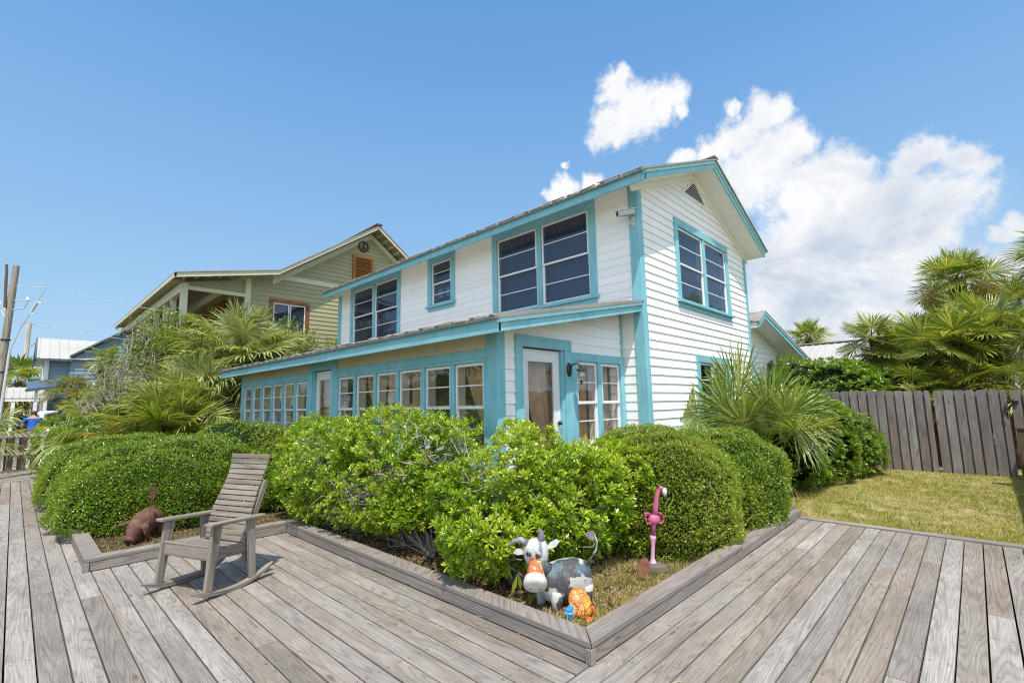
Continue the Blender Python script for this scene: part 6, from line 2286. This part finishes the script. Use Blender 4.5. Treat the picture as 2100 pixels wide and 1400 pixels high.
def blades(name, P, h, w, lean, mat, seed, label):
    g = np.random.default_rng(seed)
    n = len(P)
    a = g.uniform(0, 2 * PI, n); l = np.abs(g.normal(size=n)) * lean
    D = np.stack([np.cos(a) * l, np.sin(a) * l, np.ones(n)], 1)
    N = np.stack([np.sin(a) + .2, -np.cos(a), g.normal(size=n) * .3], 1)
    H = h * g.uniform(.5, 1.3, n)
    o = leaves(name, P, D, N, H, w * g.uniform(.7, 1.3, n), M[mat], None, fold=.2, curl=.25, fat=.35)
    o['kind'] = 'stuff'; o['label'] = label
    return o


def lawn_z(x, y):
    return -.03 + np.minimum(1, np.maximum(0, (x - 7.4)) / 4.5) * .12


g0 = np.random.default_rng(5)
n = 130000
x = 7.52 + g0.uniform(0, 1, n) ** 1.25 * 5.3; y = g0.uniform(-1.6, 3.2, n)
keep = (lump(np.stack([x * 3, y * 3, x * 0], 1), 3, 1, 1.3) + .7 * lump(np.stack([x * 3, y * 3, x * 0], 1), 4, 1, 4) + g0.normal(size=n) * .5) > -.35
x, y = x[keep], y[keep]
blades('lawn_grass', np.stack([x, y, lawn_z(x, y) - .005], 1), .034, .006, .75, 'grass', 6, 'short dry yellow green lawn grass in front of the grey fence')
n = 26000
x = 7.52 + g0.uniform(0, 1, n) ** 1.2 * 5.3; y = g0.uniform(-1.6, 3.2, n)
keep = (lump(np.stack([x * 3, y * 3, x * 0], 1), 33, 1, 1.6) + .6 * lump(np.stack([x * 3, y * 3, x * 0], 1), 34, 1, 6) + g0.normal(size=n) * .25) > .25
x, y = x[keep], y[keep]
blades('lawn_tufts', np.stack([x, y, lawn_z(x, y) - .005], 1), .055, .006, .6, 'greenblade', 16, 'greener grass tufts and weeds scattered over the dry lawn')
n = 27000
x = 2.72 + g0.uniform(0, 1, n) * 3.6; y = 2.0 + g0.uniform(0, 1, n) ** 1.5 * .72
keep = (x - 2.7) + (y - 1.99) > .02
keep &= (lump(np.stack([x * 5, y * 5, x * 0], 1), 8, 1, 1.5) + g0.normal(size=n) * .6) > -.3
x, y = x[keep], y[keep]
blades('bed_grass', np.stack([x, y, x * 0 + .042], 1), .055, .0045, 1.3, 'straw', 7, 'dry straw coloured grass in the bed around the sculptures')
n = 2600
x = 2.75 + g0.uniform(0, 1, n) * 3.2; y = 2.02 + g0.uniform(0, 1, n) ** 1.5 * .8
keep = (lump(np.stack([x * 4, y * 4, x * 0], 1), 18, 1, 1.8)) > .25
blades('green_blades', np.stack([x[keep], y[keep], x[keep] * 0 + .042], 1), .10, .0055, .55, 'greenblade', 8, 'longer green grass tufts in the bed')
n = 4200
x = np.concatenate([.8 + g0.uniform(0, 1, n // 2) * 2.0, 2.72 + g0.uniform(0, 1, n // 2) ** 1.5 * .6]); y = np.concatenate([6.7 + g0.uniform(0, 1, n // 2) ** 1.4 * 1.3, 2.2 + g0.uniform(0, 1, n // 2) * 4.6])
keep = g0.uniform(size=len(x)) < .75
x, y = x[keep], y[keep]
blades('bed_grass', np.stack([x, y, x * 0 + .042], 1), .05, .005, 1.4, 'straw', 9, 'dry grass along the inner side of the timber edging')
n = 24000
x = np.concatenate([2.72 + g0.uniform(0, 1, n) * 3.4, 2.72 + g0.uniform(0, 1, n // 2) * 1.0]); y = np.concatenate([2.02 + g0.uniform(0, 1, n) * 1.7, 2.2 + g0.uniform(0, 1, n // 2) * 4.5])
P = np.stack([x, y, x * 0 + .05 + g0.uniform(0, .012, len(x))], 1)
o = leaves('leaf_litter', P, np.stack([g0.normal(size=len(x)), g0.normal(size=len(x)), g0.normal(size=len(x)) * .25], 1), g0.normal(size=P.shape) * .35 + np.array((0, 0, 1.)), .042 * g0.uniform(.6, 1.3, len(x)), .014, M['litter'], None)
o['kind'] = 'stuff'; o['label'] = 'fallen dry leaves covering the bed under the bushes'
# long strap leaves hanging below the cow bush and beside the flamingo
for (c, nn, lab, sd) in (((3.02, 2.66, .34), 16, 'hanging green strap leaves left of the cow', 11), ((4.42, 2.36, .42), 9, 'small milkweed like plant with drooping leaves beside the flamingo', 12)):
    r_ = empty('strap_plant', (c[0], c[1], .05), lab, 'plant')
    g1 = np.random.default_rng(sd)
    P = np.array(c) + g1.normal(size=(nn, 3)) * np.array((.14 if sd == 11 else .05, .05, .08))
    D = np.stack([g1.normal(size=nn) * .25, g1.normal(size=nn) * .25, -np.ones(nn)], 1)
    leaves('leaves', P, D, K_ + g1.normal(size=(nn, 3)) * .3, .17 * g1.uniform(.7, 1.2, nn), .034, M['greenblade'], r_)
    mb = MB()
    for p in P: mb.tube([np.array((c[0], c[1], .05)), (p + np.array((c[0], c[1], .05))) * .5 + np.array((0, 0, .05)), p], .0035, 4)
    child(mb, 'stems', M['twig'], r_)

# bits of straw and leaf lying on the boards next to the edging
n = 900
d0 = np.abs(g0.normal(size=n)) * .35 + .02
side = g0.uniform(size=n) < .5
x = np.where(side, BX - d0, BX + g0.uniform(0, 1, n) * 4.6); y = np.where(side, BY + g0.uniform(0, 1, n) * 4.6, BY - .02 - d0)
far = g0.uniform(size=n) < .25
x = np.where(far, g0.uniform(-1.5, 7, n), x); y = np.where(far, g0.uniform(.2, 6.4, n), y)
ok = ~((x > BX - .02) & (y > BY - .02)) & ((x < BX) | (y < BY))
x, y = x[ok], y[ok]; n = len(x)
P = np.stack([x, y, x * 0 + .004], 1)
a = g0.uniform(0, 6.28, n)
o = leaves('deck_debris', P, np.stack([np.cos(a), np.sin(a), g0.uniform(0, .25, n)], 1), np.tile((0, 0, 1.), (n, 1)) + g0.normal(size=(n, 3)) * .15, .03 * g0.uniform(.3, 1.6, n), .0045, M['straw'], None)
o['kind'] = 'stuff'; o['label'] = 'scattered straw and leaf bits lying on the deck boards'


# ================================================================== SKY
# each cloud puff: a direction and an angular radius
PUFFS = [(0.9569, 0.2205, 0.1890, 0.0922), (0.9710, 0.1196, 0.2069, 0.0922), (0.9862, 0.0376, 0.1610, 0.0845), (0.9923, -0.0242, 0.1213, 0.0768), (0.9832, -0.0642, 0.1710, 0.0538), (0.9546, 0.2748, 0.1148, 0.0692), (0.9801, 0.1731, 0.0970, 0.0692), (0.9926, 0.0746, 0.0957, 0.0692), (0.9979, -0.0078, 0.0647, 0.0692), (0.9955, -0.0591, 0.0740, 0.0615), (0.7213, 0.409, 0.5589, 0.0393), (0.7484, 0.3962, 0.5318, 0.0549), (0.7354, 0.4411, 0.5144, 0.0433), (0.7342, 0.4651, 0.4946, 0.0256), (0.7693, 0.3588, 0.5286, 0.0455), (0.7814, 0.3254, 0.5324, 0.0293), (0.7962, 0.3246, 0.5106, 0.0209), (0.7148, 0.3909, 0.5799, 0.0205), (0.7293, 0.5378, 0.4229, 0.0286), (0.724, 0.5551, 0.4096, 0.023), (0.7503, 0.497, 0.4359, 0.0208), (0.7152, 0.5279, 0.4581, 0.0093), (0.7151, 0.5706, 0.4037, 0.0173), (0.8508, 0.2144, 0.4797, 0.0414), (0.8553, 0.1911, 0.4816, 0.0293), (0.8496, 0.2513, 0.4637, 0.0425), (0.8478, 0.283, 0.4484, 0.0365), (0.881, 0.1962, 0.4306, 0.0544), (0.8837, 0.2385, 0.4028, 0.0805), (0.8876, 0.1683, 0.4288, 0.0324), (0.8241, 0.3511, 0.4445, 0.0234), (0.8431, 0.3109, 0.4388, 0.0336), (0.9149, 0.1356, 0.3801, 0.0473), (0.9183, 0.1742, 0.3556, 0.0768), (0.9248, 0.1014, 0.3666, 0.0353), (0.9331, 0.0368, 0.3577, 0.0375), (0.9309, 0.0113, 0.3651, 0.0281), (0.9393, -0.0187, 0.3425, 0.0326), (0.9446, -0.0367, 0.3262, 0.0226), (0.9502, 0.0502, 0.3076, 0.0647), (0.9563, -0.0024, 0.2925, 0.053), (0.9443, 0.1129, 0.3091, 0.0762), (0.9679, 0.0277, 0.2498, 0.0589), (0.9682, 0.0904, 0.2334, 0.0874), (0.9464, 0.1806, 0.2678, 0.0957), (0.9684, 0.1627, 0.1892, 0.0847), (0.9462, 0.2392, 0.218, 0.0749), (0.9739, -0.0507, 0.2214, 0.0216), (0.9695, -0.0728, 0.234, 0.0248), (0.9833, -0.0147, 0.1813, 0.0389), (0.9773, 0.1539, 0.1459, 0.0533), (0.9834, 0.1055, 0.1477, 0.0366), (0.9668, 0.2111, 0.1441, 0.0481), (0.8277, 0.2532, 0.5009, 0.0135), (0.9496, 0.2697, 0.1596, 0.0507)]


def sky():
    w = bpy.data.worlds.new('World'); SC.world = w; w.use_nodes = True
    nt = w.node_tree; nt.nodes.clear()
    t = NT.__new__(NT); t.m = w; t.t = nt
    out = nt.nodes.new('ShaderNodeOutputWorld')
    sk = nt.nodes.new('ShaderNodeTexSky'); sk.sky_type = 'NISHITA'; sk.sun_disc = False
    sk.sun_elevation = math.asin(SUN[2]); sk.sun_rotation = math.atan2(SUN[0], SUN[1])
    sk.air_density = 1.0; sk.dust_density = .4; sk.ozone_density = 3.0
    d = t.vmath('NORMALIZE', t.n('ShaderNodeTexCoord').outputs['Generated'])
    z = t.n('ShaderNodeSeparateXYZ', {0: d}).outputs[2]
    blue = t.ramp(z, [(0, (.53, .77, .97)), (.12, (.44, .70, .96)), (.32, (.31, .58, .93)), (.62, (.165, .41, .83)), (1, (.09, .28, .66))])
    base = t.mix(.85, t.vmath('SCALE', sk.outputs[0], scale=.1), blue)
    # extra glow on the sun side of the sky, added to fill shaded walls
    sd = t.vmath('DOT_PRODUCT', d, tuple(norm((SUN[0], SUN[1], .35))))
    fill_glow = t.math('POWER', t.math('MAXIMUM', sd, 0.0), 1.5)
    base = t.vmath('ADD', base, t.vmath('SCALE', (1.0, .98, .95), scale=t.math('MULTIPLY', fill_glow, 1.0)))
    # cumulus: union of puffs, edges broken up by noise
    nv = t.n('ShaderNodeTexNoise', {'Vector': d, 'Scale': 11.0, 'Detail': 4.0, 'Roughness': .6})
    wob = t.vmath('SCALE', t.vmath('SUBTRACT', nv.outputs['Color'], (.5, .5, .5)), scale=.075)
    dd = t.vmath('ADD', d, wob)
    f = None
    for (x, y, zz, r) in PUFFS:
        k = t.math('MULTIPLY_ADD', t.vmath('DISTANCE', dd, (x, y, zz)), -1.0 / r, 1.0)
        f = k if f is None else t.math('SMOOTH_MAX', f, k, .25)
    fine = t.noise(d, 34.0, 9, .68)
    med = t.noise(d, 13.0, 6, .6)
    den = t.math('ADD', f, t.math('MULTIPLY', t.math('SUBTRACT', fine, .5), 1.25))
    den = t.n('ShaderNodeMapRange', {0: den, 1: -.14, 2: .55, 3: 0, 4: 1}, interpolation_type='SMOOTHSTEP').outputs[0]
    # thin haze veil low in the cloud bank
    low = t.maprange(z, .06, .36, 1, 0)
    edge = t.maprange(f, -.6, .4, 0, .75)
    veil = t.math('MULTIPLY', t.math('MULTIPLY', t.math('MAXIMUM', edge, 0), low), t.maprange(med, .3, .7, .4, 1.0), clamp=True)
    den = t.math('MAXIMUM', den, veil)
    # shading inside the bank: bright heaped tops, blue grey hollows and base
    n1 = t.noise(t.vmath('MULTIPLY', d, (1, 1, 1.5)), 7.0, 6, .6, .4)
    depth = t.maprange(f, .2, .9, 0, .35)
    shade = t.math('ADD', t.maprange(n1, .42, .66, 0, .75), t.math('MULTIPLY', low, .26))
    shade = t.math('MULTIPLY', shade, t.math('ADD', depth, t.maprange(z, .55, .25, .0, .75)), clamp=True)
    ccol = t.mix(shade, (.98, .985, 1.0), (.52, .62, .76))
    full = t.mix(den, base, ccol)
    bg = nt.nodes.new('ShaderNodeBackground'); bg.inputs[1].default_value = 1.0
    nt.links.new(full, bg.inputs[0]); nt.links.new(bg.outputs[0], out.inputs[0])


sky()
